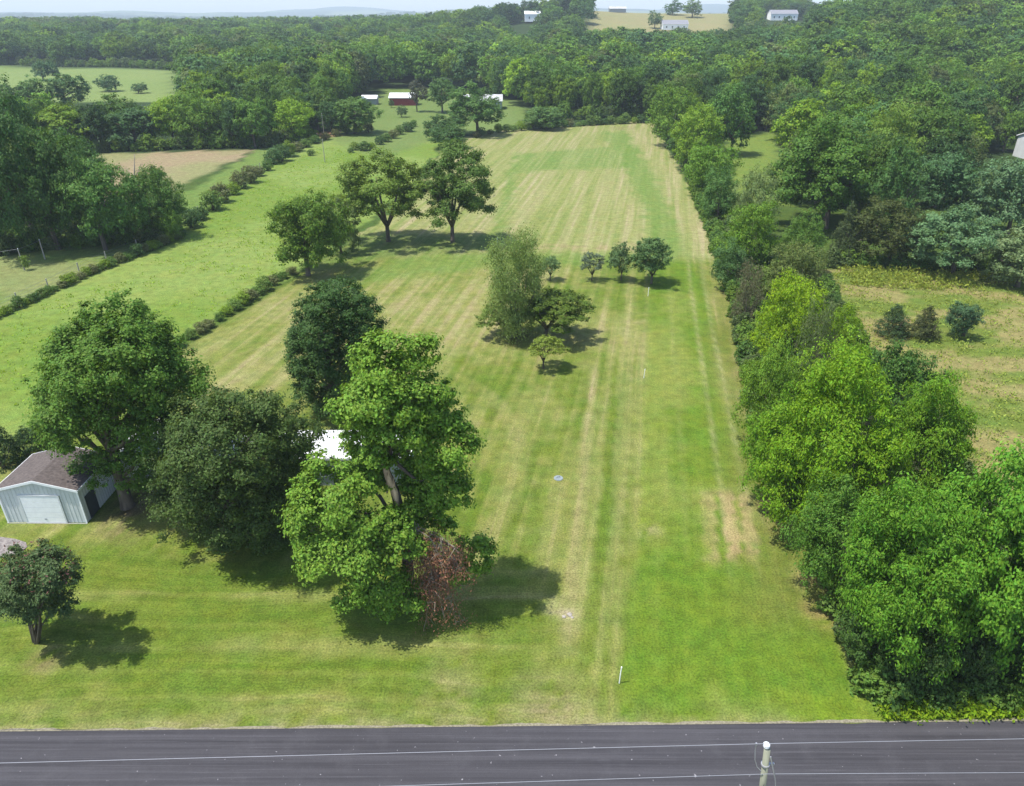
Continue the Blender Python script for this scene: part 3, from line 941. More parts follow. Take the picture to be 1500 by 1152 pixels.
def ell_lobes(cx, cy, wx, wy, k, rmin, rmax, depth, seed, taper=0.0):
    """lobes over an ellipsoid given in photo pixels; depth in metres is its half thickness"""
    rs = np.random.RandomState(seed); L = []
    for i in range(k):
        z = 1 - 1.85 * (i + .5) / k; ph = i * 2.39996 + rs.uniform(-.3, .3)
        rr = math.sqrt(max(0, 1 - z * z)); m = rs.uniform(.62, .82)
        w = wx * (1 - taper * z)
        L.append((cx + w * m * rr * math.cos(ph), cy - wy * m * z, rs.uniform(rmin, rmax), depth * m * rr * math.sin(ph)))
    L.append((cx, cy, rmax * 1.4, 0))
    return L


# 2. wide dark tree hiding the house
hero('dark_maple', 'wide dark olive green rounded tree standing in front of the white roofed house', 800, 335, ell_lobes(340, 690, 126, 136, 46, 30, 46, 5.6, 2) + [(300, 765, 32, -1), (360, 778, 34, -1.5), (412, 755, 30, 0), (268, 735, 30, 0), (335, 792, 26, -2), (395, 790, 22, -1)], 120000, 0.19, [0.050, 0.086, 0.022],
     dict(clump=0.42, per=10, up=0.35, wd=0.55, inner=0.06), 12, generic_trunk(9, .42, 2))
# 3. big maple beside the garage
ml = ell_lobes(172, 560, 112, 110, 40, 28, 46, 5.2, 5, 0.22) + [(150, 455, 30, 0), (185, 450, 28, 0.5), (110, 500, 32, 0), (225, 500, 32, 0), (75, 560, 28, 0), (268, 540, 28, 0), (230, 640, 40, 0), (120, 640, 38, -1), (185, 690, 34, -.5), (70, 610, 24, 0), (130, 690, 28, 0), (215, 700, 26, .4), (165, 668, 32, -.6), (205, 665, 28, .2)]
hero('garage_maple', 'largest tall green tree on the left, its crown over the garage roof', 742, 187, ml, 120000, 0.20, [0.056, 0.114, 0.018],
     dict(clump=0.42, per=10, up=0.5, wd=0.62, inner=0.05), 13, generic_trunk(10, .46, 3))
# 4. dense blue green oval tree behind the house
dl_ = ell_lobes(491, 512, 71, 118, 50, 20, 31, 4.2, 6, 0.0)
hero('dense_oval_tree', 'dense dark blue green oval tree standing right behind the white roofed house', 612, 490, dl_, 95000, 0.19, [0.034, 0.074, 0.018],
     dict(clump=0.34, per=14, up=0.5, wd=0.6, inner=0.12, shell=(0.7, 1.03)), 14, generic_trunk(9, .35, 4))
# 5. small multi stemmed tree near the road
def crape_trunk(L):
    mb = MB(); rnd = random.Random(6)
    for i, l in enumerate(L):
        if i % 3: continue
        c = Vector(l[:3]); a = Vector((rnd.uniform(-.16, .16), rnd.uniform(-.16, .16), -.1))
        mb.tube([a, Vector((a.x * 1.6 + c.x * .18, a.y * 1.6 + c.y * .18, 1.1)), c.lerp(a, .35) + Vector((0, 0, .35)), c], [.075, .06, .04, .01], 6)
    return mb


cl = ell_lobes(50, 862, 58, 62, 30, 17, 26, 2.3, 9, -0.05) + [(100, 835, 12, 0), (112, 850, 8, 0), (60, 806, 14, 0), (20, 812, 15, 0)]
r5, _, _ = hero('multi_stem_tree', 'small dark multi stemmed tree near the road with reddish tips', 942, 52, cl, 36000, 0.15, [0.050, 0.082, 0.030],
           dict(clump=0.42, per=9, up=0.45, wd=0.5, inner=0.05, low_cut=-.4), 15, crape_trunk)
rs = np.random.RandomState(77)
top = [l for l in cl if l[1] < 850]
pts = []
for l in top:
    p = on_plane(l[0], l[1], gp(52, 942).y + l[3]) - gp(52, 942)
    for _ in range(45): pts.append(tuple(p + Vector(rdir(rs, 1)[0]) * (l[2] * .043) * rs.uniform(.85, 1.2)))
P = np.array(pts)
V, F = leaf_quads(P, rdir(rs, len(P)), 0.16, .5, rs, np.array([0, 0, 1.]))
link('seed_tips', npmesh('seed_tips', V, F, foliage_material('reddish_tips', .2, fixed=(0.12, 0.065, 0.05))), r5)  # reddish seed tips, added over the upper crown as small leaf quads

# ------------------------------------------------------------------ middle distance trees, one by one
T_('round_tree', 'bushy mid green round tree at the near left of the lawn group', 404, (394, 272, 516, 408), 'round', (0.062, 0.118, 0.016), 0, 30000, .05, bx=452, skirt=True)
T_('round_tree', 'dark olive tree tucked behind the bushy round tree', 372, (470, 290, 530, 382), 'feather', (0.050, 0.078, 0.026), 1, 14000, .06, bx=500, skirt=True)
T_('walnut_tree', 'spreading yellow green walnut with a visible trunk, left of the pair', 354, (495, 218, 626, 342), 'open', (0.074, 0.120, 0.020), 2, 38000, .045, 'fork', bx=569)
T_('walnut_tree', 'spreading dark walnut with forked trunk, right of the pair', 355, (606, 216, 728, 344), 'open', (0.050, 0.094, 0.018), 3, 42000, .045, 'fork', bx=663)
T_('wispy_tree', 'tall thin pale wispy tree on the middle of the lawn', 494, (704, 350, 806, 494), 'wispy', (0.128, 0.188, 0.055), 0, 36000, .05, 'multi', bx=757)
T_('spreading_tree', 'low wide dark tree leaning right beside the pale wispy tree', 494, (756, 416, 868, 490), 'open', (0.062, 0.104, 0.016), 1, 24000, .055, 'fork', bx=800)
T_('spreading_tree', 'low dark branch clump on the left foot of the wispy tree', 495, (696, 444, 764, 492), 'open', (0.064, 0.104, 0.020), 2, 9000, .065, 'fork', bx=744)
T_('sapling', 'small green tree with thin trunk in front of the wide dark tree', 540, (773, 484, 831, 526), 'umbrella', (0.088, 0.125, 0.022), 3, 7000, .085, 'fork', bx=796)
T_('orchard_tree', 'smallest of the lawn orchard trees, alone at the left', 411, (790, 374, 822, 402), 'round', (0.060, 0.105, 0.04), 4, 3500, .11, 'fork')
T_('orchard_tree', 'thin grey green orchard tree, second from left in the row', 411, (848, 366, 886, 404), 'open', (0.070, 0.098, 0.06), 5, 3200, .10, 'fork')
T_('orchard_tree', 'mid sized orchard tree, touching the biggest one at its right', 411, (888, 352, 926, 406), 'round', (0.058, 0.098, 0.038), 6, 6000, .09, 'fork', bx=910)
T_('orchard_tree', 'biggest rounded orchard tree at the right end of the row', 416, (920, 343, 988, 412), 'round', (0.056, 0.104, 0.034), 7, 12000, .075, 'fork', bx=954)

# behind the garage
for k, (by, box, lab) in enumerate((
        (686, (-22, 618, 34, 690), 'dark cedar shrub behind the garage, cut by the left frame edge'),
        (668, (18, 622, 62, 672), 'dark rounded shrub between the cedar shrub and the garage maple'),
        (655, (40, 606, 84, 652), 'light green bush under the left side of the garage maple'))):
    T_('yard_shrub', lab, by, box, 'bush' if k else 'cone', ((0.03, 0.055, 0.02), (0.035, 0.07, 0.022), (0.075, 0.14, 0.02))[k], k, 6000, .09, 'multi', cat='shrub', dy=0.5)

# ---- right hand tree line, from the road backwards
RT = [  # label, base y, box, kind, tint, n
    ('huge bright green leafy tree at the right by the road, front of the line', 985, (1235, 690, 1442, 955), 'feather', (0.066, 0.155, 0.018), 60000, .042, 1335),
    ('huge leafy tree by the road cut by the right frame edge', 985, (1372, 668, 1580, 950), 'round', (0.062, 0.148, 0.018), 60000, .042, 1470),
    ('dark tree below the meadow corner, mostly behind the two huge roadside trees', 930, (1480, 640, 1690, 900), 'round', (0.052, 0.110, 0.018), 26000, .05, 1580),
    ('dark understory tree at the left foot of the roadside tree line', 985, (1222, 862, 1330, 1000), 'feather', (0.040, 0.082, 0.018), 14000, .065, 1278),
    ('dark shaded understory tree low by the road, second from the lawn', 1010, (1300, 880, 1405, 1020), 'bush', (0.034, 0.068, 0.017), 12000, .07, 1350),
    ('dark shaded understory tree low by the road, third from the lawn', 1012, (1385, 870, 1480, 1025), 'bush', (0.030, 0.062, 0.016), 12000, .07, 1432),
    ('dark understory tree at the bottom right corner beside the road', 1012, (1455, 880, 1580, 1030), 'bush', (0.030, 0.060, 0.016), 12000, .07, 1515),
    ('dark green tree filling the gap left of the huge bright tree', 880, (1160, 690, 1305, 868), 'feather', (0.050, 0.110, 0.018), 26000, .05, 1228),
    ('broad yellow green tree, largest in the middle of the tree line', 800, (1128, 515, 1330, 745), 'feather', (0.086, 0.172, 0.014), 56000, .042, 1222),
    ('yellow green tree on the meadow side of the broad tree', 780, (1290, 535, 1438, 712), 'feather', (0.076, 0.160, 0.016), 36000, .048, 1352),
    ('mid green tree hanging over the lawn edge left of the broad tree', 745, (1088, 575, 1195, 725), 'feather', (0.072, 0.150, 0.016), 20000, .055, 1142),
    ('green tree on the lawn edge above the overhanging one', 655, (1086, 490, 1170, 625), 'feather', (0.080, 0.150, 0.020), 17000, .058, 1128),
    ('dark glossy tree at the meadow corner behind the broad tree', 640, (1268, 484, 1374, 590), 'round', (0.048, 0.108, 0.022), 17000, .058, 1315),
    ('bright lime tree between the lawn edge tree and dark glossy tree', 665, (1168, 488, 1290, 610), 'feather', (0.096, 0.180, 0.016), 22000, .052, 1225),
    ('grey green thin tree standing inside the line by the lime trees', 590, (1165, 450, 1225, 540), 'wispy', (0.085, 0.115, 0.045), 7000, .07, 1195),
    ('lime green tree with a flat top at the meadow edge', 545, (1200, 440, 1262, 530), 'feather', (0.105, 0.185, 0.016), 12000, .065, 1228),
    ('brightest lime green tree near the line bend, above lawn edge', 545, (1112, 392, 1208, 510), 'feather', (0.120, 0.200, 0.015), 18000, .058, 1158),
    ('olive brown thin shrub tree at the lawn edge by the lime tree', 480, (1072, 390, 1122, 470), 'wispy', (0.085, 0.085, 0.045), 6000, .08, 1092),
    ('olive green tree behind the brightest lime tree', 455, (1120, 345, 1208, 430), 'feather', (0.085, 0.120, 0.032), 15000, .062, 1165),
    ('low blue green tree touching the lawn right of the orchard row', 425, (1040, 352, 1102, 424), 'feather', (0.058, 0.118, 0.036), 11000, .07, 1072),
    ('fresh green tree of the line above the low blue green one', 405, (1058, 292, 1148, 385), 'feather', (0.082, 0.160, 0.020), 18000, .058, 1100),
    ('dark green tree on the meadow side of the fresh green one', 400, (1138, 308, 1212, 395), 'feather', (0.060, 0.120, 0.022), 13000, .062, 1172),
    ('pale grey green tree in the upper line beside big dark tree', 352, (1075, 240, 1140, 325), 'feather', (0.090, 0.130, 0.045), 12000, .066, 1105),
    ('blue green tree of the upper line at the hay field edge', 330, (1022, 238, 1082, 318), 'feather', (0.056, 0.118, 0.030), 11000, .07, 1050),
    ('mid green rounded tree of the line near the small clearing', 292, (1003, 202, 1082, 282), 'feather', (0.070, 0.138, 0.020), 12000, .07, 1040),
    ('bright green tree left of the small clearing', 250, (985, 150, 1068, 232), 'feather', (0.095, 0.165, 0.020), 12000, .07, 1028),
    ('dark tree behind the bright one left of the clearing', 228, (1032, 122, 1110, 205), 'round', (0.042, 0.095, 0.020), 10000, .075, 1070),
    ('fresh green tree at the far right corner of the hay field', 215, (950, 128, 1022, 205), 'feather', (0.080, 0.150, 0.022), 10000, .075, 985),
    ('small dark bush tree at the foot of the far corner tree', 232, (975, 190, 1022, 232), 'bush', (0.048, 0.100, 0.022), 6000, .09, 998),
    ('massive dark green rounded tree right of the small clearing', 335, (1128, 174, 1288, 322), 'round', (0.046, 0.098, 0.016), 40000, .046, 1208),
    ('dark cedar with pointed top at the meadow back edge', 386, (1213, 298, 1266, 388), 'cone', (0.040, 0.058, 0.022), 9000, .075, 1240),
    ('broad brownish cedar right of the pointed cedar', 388, (1250, 290, 1348, 388), 'round', (0.044, 0.060, 0.016), 16000, .06, 1300),
    ('pale blue green layered tree at the back of the meadow', 402, (1330, 300, 1453, 404), 'open', (0.080, 0.148, 0.062), 24000, .055, 1395),
    ('pale green tree with bare stem at the right frame edge', 420, (1453, 322, 1575, 412), 'round', (0.095, 0.140, 0.058), 18000, .06, 1490),
    ('tall blue green tree behind the pale layered tree', 330, (1335, 215, 1440, 325), 'round', (0.050, 0.105, 0.040), 18000, .06, 1390),
    ('tall grey green tree above the right edge pale tree', 345, (1420, 222, 1530, 345), 'round', (0.062, 0.112, 0.050), 18000, .06, 1475),
    ('dark shadowy tree between the massive tree and layered tree', 350, (1270, 205, 1350, 320), 'round', (0.040, 0.088, 0.022), 12000, .065, 1310),
    ('yellow green tree just right of the massive dark tree top', 285, (1262, 160, 1345, 245), 'feather', (0.092, 0.155, 0.026), 12000, .07, 1300),
]
for i, (lab, by, box, kind, tint, n, leaf, bx) in enumerate(RT):
    T_('broadleaf_tree' if kind != 'cone' and 'cedar' not in lab else 'cedar_tree', lab, by, box, kind, tint, i, n, leaf, 'single' if kind not in ('bush', 'wispy') else 'multi', bx=bx, dy=0.3, skirt=True,
       group='trees of the right hand tree line' if i < 29 else 'trees round the meadow')
for k, (by, box, lab) in enumerate((
        (492, (1282, 444, 1340, 494), 'dark pointed cedar bush, leftmost of three in the meadow'),
        (496, (1330, 446, 1384, 498), 'brownish pointed cedar bush in the middle of the meadow three'),
        (494, (1384, 438, 1436, 496), 'rounded blue green cedar bush, rightmost of the meadow three'))):
    T_('cedar_bush', lab, by, box, 'cone' if k < 2 else 'bush', ((0.034, 0.062, 0.022), (0.044, 0.056, 0.020), (0.040, 0.080, 0.034))[k], k, 8000, .08, 'multi', cat='shrub', group='cedar bushes in the meadow')

# ---- left hand woods, front trees
LT = [
    ('tall dark tree at the left edge over the pale paddock', 372, (-62, 158, 72, 360), 'round', (0.040, 0.088, 0.022), 26000, .05, 5),
    ('tall dark tree second from left along the paddock woods', 366, (28, 178, 138, 352), 'round', (0.044, 0.094, 0.022), 24000, .05, 85),
    ('mid green tree standing forward over the paddock corner', 366, (98, 232, 212, 362), 'round', (0.056, 0.116, 0.026), 22000, .052, 155),
    ('mid green tree at the right tip of the paddock woods', 348, (182, 240, 266, 350), 'round', (0.056, 0.116, 0.024), 18000, .055, 226),
    ('low bright green tree at the foot of the paddock woods', 352, (226, 300, 268, 352), 'feather', (0.080, 0.150, 0.024), 6000, .08, 248),
    ('dark tree top rising behind the paddock woods front row', 300, (-30, 130, 60, 250), 'round', (0.040, 0.090, 0.024), 14000, .06, 10),
    ('green tree top left of the dead grey tree', 300, (60, 185, 150, 290), 'round', (0.042, 0.095, 0.022), 14000, .06, 105),
    ('light green tree top beside the dead grey tree', 312, (205, 238, 258, 320), 'feather', (0.068, 0.125, 0.026), 8000, .075, 232),
]
for i, (lab, by, box, kind, tint, n, leaf, bx) in enumerate(LT):
    T_('broadleaf_tree', lab, by, box, kind, tint, i + 3, n, leaf, bx=bx, skirt=True, group='trees of the paddock woods')

# ---- trees round the barns and along the field ends
BT = [
    ('dark leafless looking tree with trunk, in front of the red barn', 164, (596, 118, 626, 156), 'open', (0.062, 0.070, 0.045), 4500, .10, 611),
    ('rounded green tree right of the dark tree by the barns', 165, (624, 113, 672, 160), 'round', (0.055, 0.110, 0.030), 6000, .09, 648),
    ('large green tree hiding the left part of the tin roofed barn', 198, (650, 128, 736, 196), 'round', (0.052, 0.108, 0.026), 14000, .07, 700),
    ('dark tree low on the left of the large barn tree', 205, (618, 166, 676, 208), 'round', (0.038, 0.080, 0.022), 8000, .085, 645),
    ('dark bush tree at the upper left corner of hay field', 218, (626, 182, 684, 220), 'bush', (0.042, 0.088, 0.024), 7000, .09, 655),
    ('wide pale green bush tree behind the hay field hedge', 190, (770, 154, 833, 192), 'bush', (0.068, 0.130, 0.036), 8000, .085, 802),
    ('green tree clump left of the barn clearing', 196, (482, 140, 560, 196), 'round', (0.062, 0.120, 0.026), 12000, .07, 520),
    ('dark tree left of the clump by the barn clearing', 197, (468, 150, 505, 196), 'round', (0.038, 0.084, 0.024), 6000, .09, 486),
    ('tiny dark tree in the barn yard', 172, (580, 154, 598, 172), 'round', (0.05, 0.09, 0.035), 1500, .15, 588),
    ('tiny pointed tree at the left wall of red barn', 158, (568, 146, 578, 158), 'round', (0.05, 0.09, 0.035), 800, .2, 573),
    ('round dark tree alone on the far left meadow', 134, (140, 111, 176, 135), 'round', (0.036, 0.080, 0.03), 3500, .12, 158),
    ('dark tree at the left end of the far left meadow', 118, (46, 88, 84, 118), 'round', (0.036, 0.080, 0.03), 3500, .12, 64),
    ('rounded tree at left frame edge in front of far left meadow', 168, (-18, 120, 34, 168), 'dome', (0.046, 0.095, 0.026), 6000, .09, 8),
    ('green tree right beside the frame edge tree before far left meadow', 166, (22, 112, 76, 166), 'dome', (0.054, 0.106, 0.026), 6000, .09, 49),
    ('dark broad tree overlapping the near edge of the far left meadow', 164, (68, 106, 134, 164), 'dome', (0.044, 0.092, 0.028), 7000, .085, 101),
    ('small tree low on the far left meadow edge', 137, (190, 122, 217, 138), 'bush', (0.045, 0.09, 0.032), 1800, .14, 203),
    ('rounded tree on the bare hill field under the skyline house', 42, (946, 17, 972, 42), 'round', (0.055, 0.095, 0.035), 2500, .12, 959),
    ('dark tree clump on the skyline above the hill house', 22, (972, 2, 1002, 24), 'round', (0.04, 0.085, 0.03), 2500, .12, 985),
    ('light green tree on the skyline right of the dark clump', 26, (998, 0, 1030, 26), 'round', (0.075, 0.13, 0.035), 2500, .12, 1014),
]
for i, (lab, by, box, kind, tint, n, leaf, bx) in enumerate(BT):
    T_('broadleaf_tree', lab, by, box, kind, tint, i + 1, n, leaf, bx=bx, group='trees round the barns and far fields')

# dead grey tree above the tan field corner
base = gp(196, 318); root = empty('dead_tree', base, 'bare grey dead tree standing above the paddock woods', 'tree')
mb = MB(); rnd = random.Random(4)
tp = on_plane(197, 226, base.y) - base
mb.tube([(0, 0, -.2), tp * .5, tp], [.26, .18, .05], 7)
mb.build('trunk', M_palebark, root, sm=True)
mb = MB()
for i in range(12):
    t0 = rnd.uniform(.35, .95); a = tp * t0
    ph = rnd.uniform(0, 6.28); l = rnd.uniform(1.2, 3.0)
    e = a + Vector((math.cos(ph) * l * .7, math.sin(ph) * l * .5, l * rnd.uniform(.4, .9)))
    m = a.lerp(e, .5) + Vector((0, 0, -.15))
    mb.tube([a, m, e], [.08, .05, .015], 5)
    for k in range(2):
        mb.tube([m.lerp(e, .4 * k + .2), e + Vector((rnd.uniform(-.8, .8), rnd.uniform(-.5, .5), rnd.uniform(-.1, .7)))], [.03, .008], 4)
mb.build('branch', M_palebark, root, sm=True)

# ------------------------------------------------------------------ shrubs along the hedges
ORD = ['first', 'second', 'third', 'fourth', 'fifth', 'sixth', 'seventh', 'eighth', 'ninth', 'tenth', 'eleventh', 'twelfth', 'thirteenth', 'fourteenth', 'fifteenth', 'sixteenth', 'seventeenth', 'eighteenth', 'nineteenth', 'twentieth']


def ordn(i):
    if i < 20: return ORD[i]
    t, u = divmod(i + 1, 10)
    tens = {2: 'twenty', 3: 'thirty', 4: 'forty', 5: 'fifty', 6: 'sixty'}[t]
    if u == 0: return {2: 'twentieth', 3: 'thirtieth', 4: 'fortieth', 5: 'fiftieth', 6: 'sixtieth'}[t]
    return tens + '-' + ORD[u - 1]


def shade_word(t):
    r, g, b = t
    if r > 0.8 * g: return 'olive'
    if g > 0.15: return 'light green'
    if b > 0.4 * g and g > .08: return 'blue green'
    if g < 0.09: return 'dark green'
    return 'mid green'


def hedge(points, where, group, seed):
    rnd = random.Random(seed)
    rows = []
    for (px, py, r) in points:
        p = gp(px, py)
        ppm = FPX / project(p)[2]
        R = r / ppm * (0.84 if seed in (1, 3) else 0.95)
        tint = rnd.choice([(0.05, 0.10, 0.022), (0.075, 0.13, 0.03), (0.042, 0.085, 0.026), (0.095, 0.155, 0.02), (0.085, 0.10, 0.04)])
        rows.append((p, R, tint, rnd.uniform(.75, 1.15)))
    for i, (p, R, tint, q) in enumerate(rows):
        lab = '%s shrub from the near end of %s, %s' % (ordn(i), where, shade_word(tint))
        plant('hedge_shrub', 'shrub', lab, group, p, p + Vector((0, 0, R * q * .7)), R, R * q, 'bush', (seed + i) % 4, 2600, .13, tint, 'multi', i * 1.3)


def along(pts, step_px, r0, r1, seed, jitter=2):
    rnd = random.Random(seed); out = []
    for (a, b) in zip(pts, pts[1:]):
        d = math.hypot(b[0] - a[0], b[1] - a[1]); k = max(1, int(d / step_px))
        for i in range(k):
            t = (i + rnd.uniform(-.25, .25) + .5) / k
            out.append((a[0] + (b[0] - a[0]) * t + rnd.uniform(-jitter, jitter), a[1] + (b[1] - a[1]) * t, rnd.uniform(r0, r1)))
    return out


hedge(along([(-20, 474), (60, 437), (130, 403), (190, 380), (262, 350)], 9.5, 8, 12.5, 1), 'the low paddock hedge', 'shrubs of the low paddock hedge', 1)
hedge([(262, 346, 12), (280, 334, 17), (293, 322, 15), (312, 308, 19), (326, 296, 17), (342, 285, 12), (352, 276, 15), (368, 268, 15), (380, 258, 11), (392, 250, 9), (402, 240, 16), (414, 236, 14), (424, 230, 13), (436, 222, 11), (448, 216, 10), (462, 210, 9), (455, 228, 7), (478, 205, 8), (492, 200, 7), (508, 196, 8), (524, 196, 9), (540, 194, 9)],
      'the tall pasture hedge', 'shrubs of the tall pasture hedge', 2)
hedge([(262, 508, 12), (280, 496, 13), (296, 488, 14), (308, 480, 12), (322, 470, 9), (332, 462, 13), (344, 454, 15), (356, 447, 15), (368, 440, 14), (378, 432, 13), (388, 426, 15), (398, 418, 12), (406, 412, 9), (416, 408, 10), (428, 402, 11)],
      'the short lawn hedge', 'shrubs of the short lawn hedge', 3)
hedge([(514, 224, 6), (520, 220, 8), (534, 221, 11), (545, 219, 7), (556, 212, 8), (566, 208, 9), (576, 203, 9), (586, 197, 8), (598, 193, 11), (606, 186, 6)],
      'the thin far pasture hedge', 'shrubs of the thin far pasture hedge', 4)
hedge(along([(690, 203), (735, 194), (800, 188), (880, 183), (946, 180)], 9.5, 5, 9, 6, 1), 'the hay field end hedge', 'shrubs of the hay field end hedge', 5)

# ------------------------------------------------------------------ the woods
def pip(x, y, poly):
    c = False; n = len(poly)
    for i in range(n):
        x0, y0 = poly[i]; x1, y1 = poly[(i + 1) % n]
        if (y0 > y) != (y1 > y) and x < (x1 - x0) * (y - y0) / (y1 - y0) + x0: c = not c
    return c


KEEP_CLEAR = [gpoly(q) for q in (
    [(60, 232), (150, 226), (378, 219), (480, 196), (545, 193), (640, 190), (560, 240), (430, 408), (200, 340), (60, 300)],
    [(545, 198), (548, 148), (570, 131), (612, 128), (700, 134), (745, 150), (775, 165), (775, 185), (950, 178), (1000, 290), (700, 300), (560, 240)],
    [(-400, 139), (-300, 90), (0, 96), (255, 104), (268, 139)],
    [(1068, 200), (1134, 192), (1146, 300), (1082, 300)],
    [(1200, 398), (1700, 398), (1900, 720), (1225, 470)],
    [(-600, 700), (-400, 420), (0, 380), (160, 356), (268, 345), (600, 200), (950, 182), (1100, 590), (1280, 1056), (-600, 1080)])]
KEEP_CLEAR.append([(u_ * y_, y_) for u_, y_ in ((.088, 1500), (.275, 1500), (.268, 690), (.22, 620), (.165, 620), (.095, 650))])
WOODS = [   # name, polygon (world metres) tested in this order
    ('tan field wood', [(-260, 196), (-140, 203), (-112, 206), (-67, 213), (-53, 226), (-50, 242), (-62, 246), (-100, 228), (-140, 224), (-260, 224)]),
    ('paddock woods', [(-210, 112), (-82, 114), (-72, 128), (-80, 160), (-112, 190), (-260, 196)]),
    ('wood by the barns', [(-150, 244), (-56, 236), (-66, 300), (-70, 372), (-64, 420), (-200, 420), (-165, 372), (-120, 300)]),
    ('hay field wood', [(-14, 312), (4, 280), (50, 272), (62, 420), (-60, 420), (-64, 378), (-34, 366)]),
    ('right hand woods', [(48, 262), (43, 200), (52, 150), (62, 122), (76, 116), (260, 116), (330, 420), (64, 420)]),
]
SIGHT = [(1066, 1134, 243, 205), (1122, 1182, 23, 800), (748, 776, 30, 770), (862, 1076, 38, 700), (1482, 1510, 232, 190), (528, 548, 150, 316), (566, 606, 152, 316), (690, 738, 156, 300)]   # sight lines to buildings
rnd = random.Random(12)
cand = []
yy = 112.0
row = 0
while yy < 1500:
    sp = 8.8 if yy < 380 else (12 if yy < 700 else 14)
    half = 0.80 * yy + 25
    xx = -half + (row % 2) * sp / 2
    while xx < half:
        x = xx + rnd.uniform(-.32, .32) * sp; y = yy + rnd.uniform(-.32, .32) * sp
        xx += sp
        wood = None
        if y < 420:
            for nm, pl in WOODS:
                if pip(x, y, pl): wood = nm; break
            if wood is None: continue
        else: wood = 'far'
        if any(pip(x, y, pl) for pl in KEEP_CLEAR): continue
        if x / y < -0.405 and 224 < y < 545 and wood not in ('paddock woods', 'tan field wood'):
            continue
        if rnd.random() < .10: continue
        R = 3.4 + 4.6 * rnd.random() ** 1.2 + (1.6 if rnd.random() < .12 else 0) + (1.9 if y > 340 else 0)
        if y > 430 and fbm(x / 45, y / 60, 88, 3) < 0.30: continue
        if any((x - a) ** 2 + (y - b) ** 2 < (0.8 * (r + R)) ** 2 for a, b, r, _h in TREES): continue
        if 118 < x < 150 and 130 < y < 200: continue
        hgt = min(21, 7.5 + 1.15 * R + rnd.uniform(-1, 3) + 5 * (float(fbm(x / 55, y / 55, 89, 2)) - .5) * 1.6)
        if wood == 'tan field wood': hgt = rnd.uniform(11.5, 14.5)
        p = rnd.random()
        tint = (DARK if p < .20 else MID if p < .52 else (0.068, 0.132, 0.020) if p < .70 else BLUE if p < .84 else OLIVE if p < .90 else BRIGHT)
        f = rnd.uniform(.66, 1.22)
        tint = tuple(c * f for c in tint)
        kind = rnd.choice(['dome', 'dome', 'round', 'feather', 'oval'])
        tpx, tpy, _q = project((x, y, tz(x, y) + hgt))
        rp = FPX / _q * R
        if any(tpx + rp > a0 and tpx - rp < a1 and tpy < yl and y < ym for a0, a1, yl, ym in SIGHT): continue
        cand.append([y, x, R, hgt, tint, kind, wood])
    yy += sp * 0.9
    row += 1
n_hand = sum(1 for o in COL.objects if o.get('category') == 'tree')
N_IND = 297 - n_hand


def in_view(c):
    px, py, _ = project((c[1], c[0], tz(c[1], c[0]) + c[3]))
    return -20 < px < 1520


near = [c for c in cand if c[6] != 'far' and in_view(c)][:N_IND]
near_ids = {id(c) for c in near}
rest = [c for c in cand if id(c) not in near_ids]
TYPES = {'round': [20, 21, 22], 'dome': [35, 36, 37], 'feather': [23, 24, 25], 'oval': [26, 27]}
by_key = {}
for c in near:
    w = [d for d in near if d[6] == c[6]]
    ysort = sorted(d[0] for d in w)
    q = ysort.index(c[0]) / max(1, len(ysort))
    rowname = 'front' if q < .34 else ('middle' if q < .67 else 'back')
    sh = shade_word(c[4]); size = 'tall' if c[3] > 14.6 else 'low'
    by_key.setdefault((c[6], rowname, sh, size), []).append(c)
for (wood, rowname, sh, size), lst in by_key.items():
    lst.sort(key=lambda c: project((c[1], c[0], 10))[0])
    for i, c in enumerate(lst):
        y, x, R, hgt, tint, kind, _ = c
        g = tz(x, y)
        rz = hgt * 0.52
        if len(lst) == 1: lab = 'only %s %s tree in the %s of the %s' % (size, sh, rowname, wood)
        else: lab = '%s %s %s tree from left in the %s of the %s' % (ordn(i), size, sh, rowname, wood)
        v = TYPES[kind][i % len(TYPES[kind])]
        plant('broadleaf_tree', 'tree', lab, 'trees of the ' + wood, (x, y, g), (x, y, g + hgt - rz), R, rz, kind, v, 11000, .075, tint, 'single', rz=x)

# everything farther: one mass of woodland, tree crowns set on points
pts, scl, rot, idx, tin = [], [], [], [], []
srcs = [('dome', 30), ('feather', 31), ('dome', 32), ('dome', 33), ('round', 34)]
for i, (y, x, R, hgt, tint, kind, wood) in enumerate(rest):
    if y < 0 or abs(x) > 1.0 * y + 40: continue
    g = tz(x, y)
    rz = hgt * 0.5
    pts.append((x, y, g + hgt - rz)); scl.append((R * 1.1, R * 1.1, rz)); rot.append((0, 0, (x * 1.37) % 6.28)); idx.append(i % 5); tin.append((*tint, 1))
rs = np.random.RandomState(3)
for _ in range(9000):                                   # scattered woods out to the hazy plain
    y = 1500 + 3800 * rs.rand() ** 1.3; x = rs.uniform(-.85, .85) * y
    if fbm(x / 260, y / 420, 97, 3) < 0.47: continue
    g = tz(x, y); s_ = rs.uniform(8, 14)
    pts.append((x, y, g + s_ * .45)); scl.append((s_, s_, s_ * .6)); rot.append((0, 0, x % 6.28)); idx.append(int(rs.randint(5))); tin.append((0.045, 0.085, 0.028, 1))
me = D_.meshes.new('distant_woodland'); me.from_pydata(pts, [], [])
for nm, typ, dat, fld in (('w_scale', 'FLOAT_VECTOR', scl, 'vector'), ('w_rot', 'FLOAT_VECTOR', rot, 'vector'), ('w_idx', 'INT', idx, 'value'), ('leaf_tint', 'FLOAT_COLOR', tin, 'color')):
    a = me.attributes.new(nm, typ, 'POINT'); a.data.foreach_set(fld, np.array(dat).ravel())
wood = link('distant_woodland', me)
tag(wood, 'continuous dark green woodland stretching to the hazy skyline', 'woodland', kind='stuff')
me.materials.append(M_leaf)


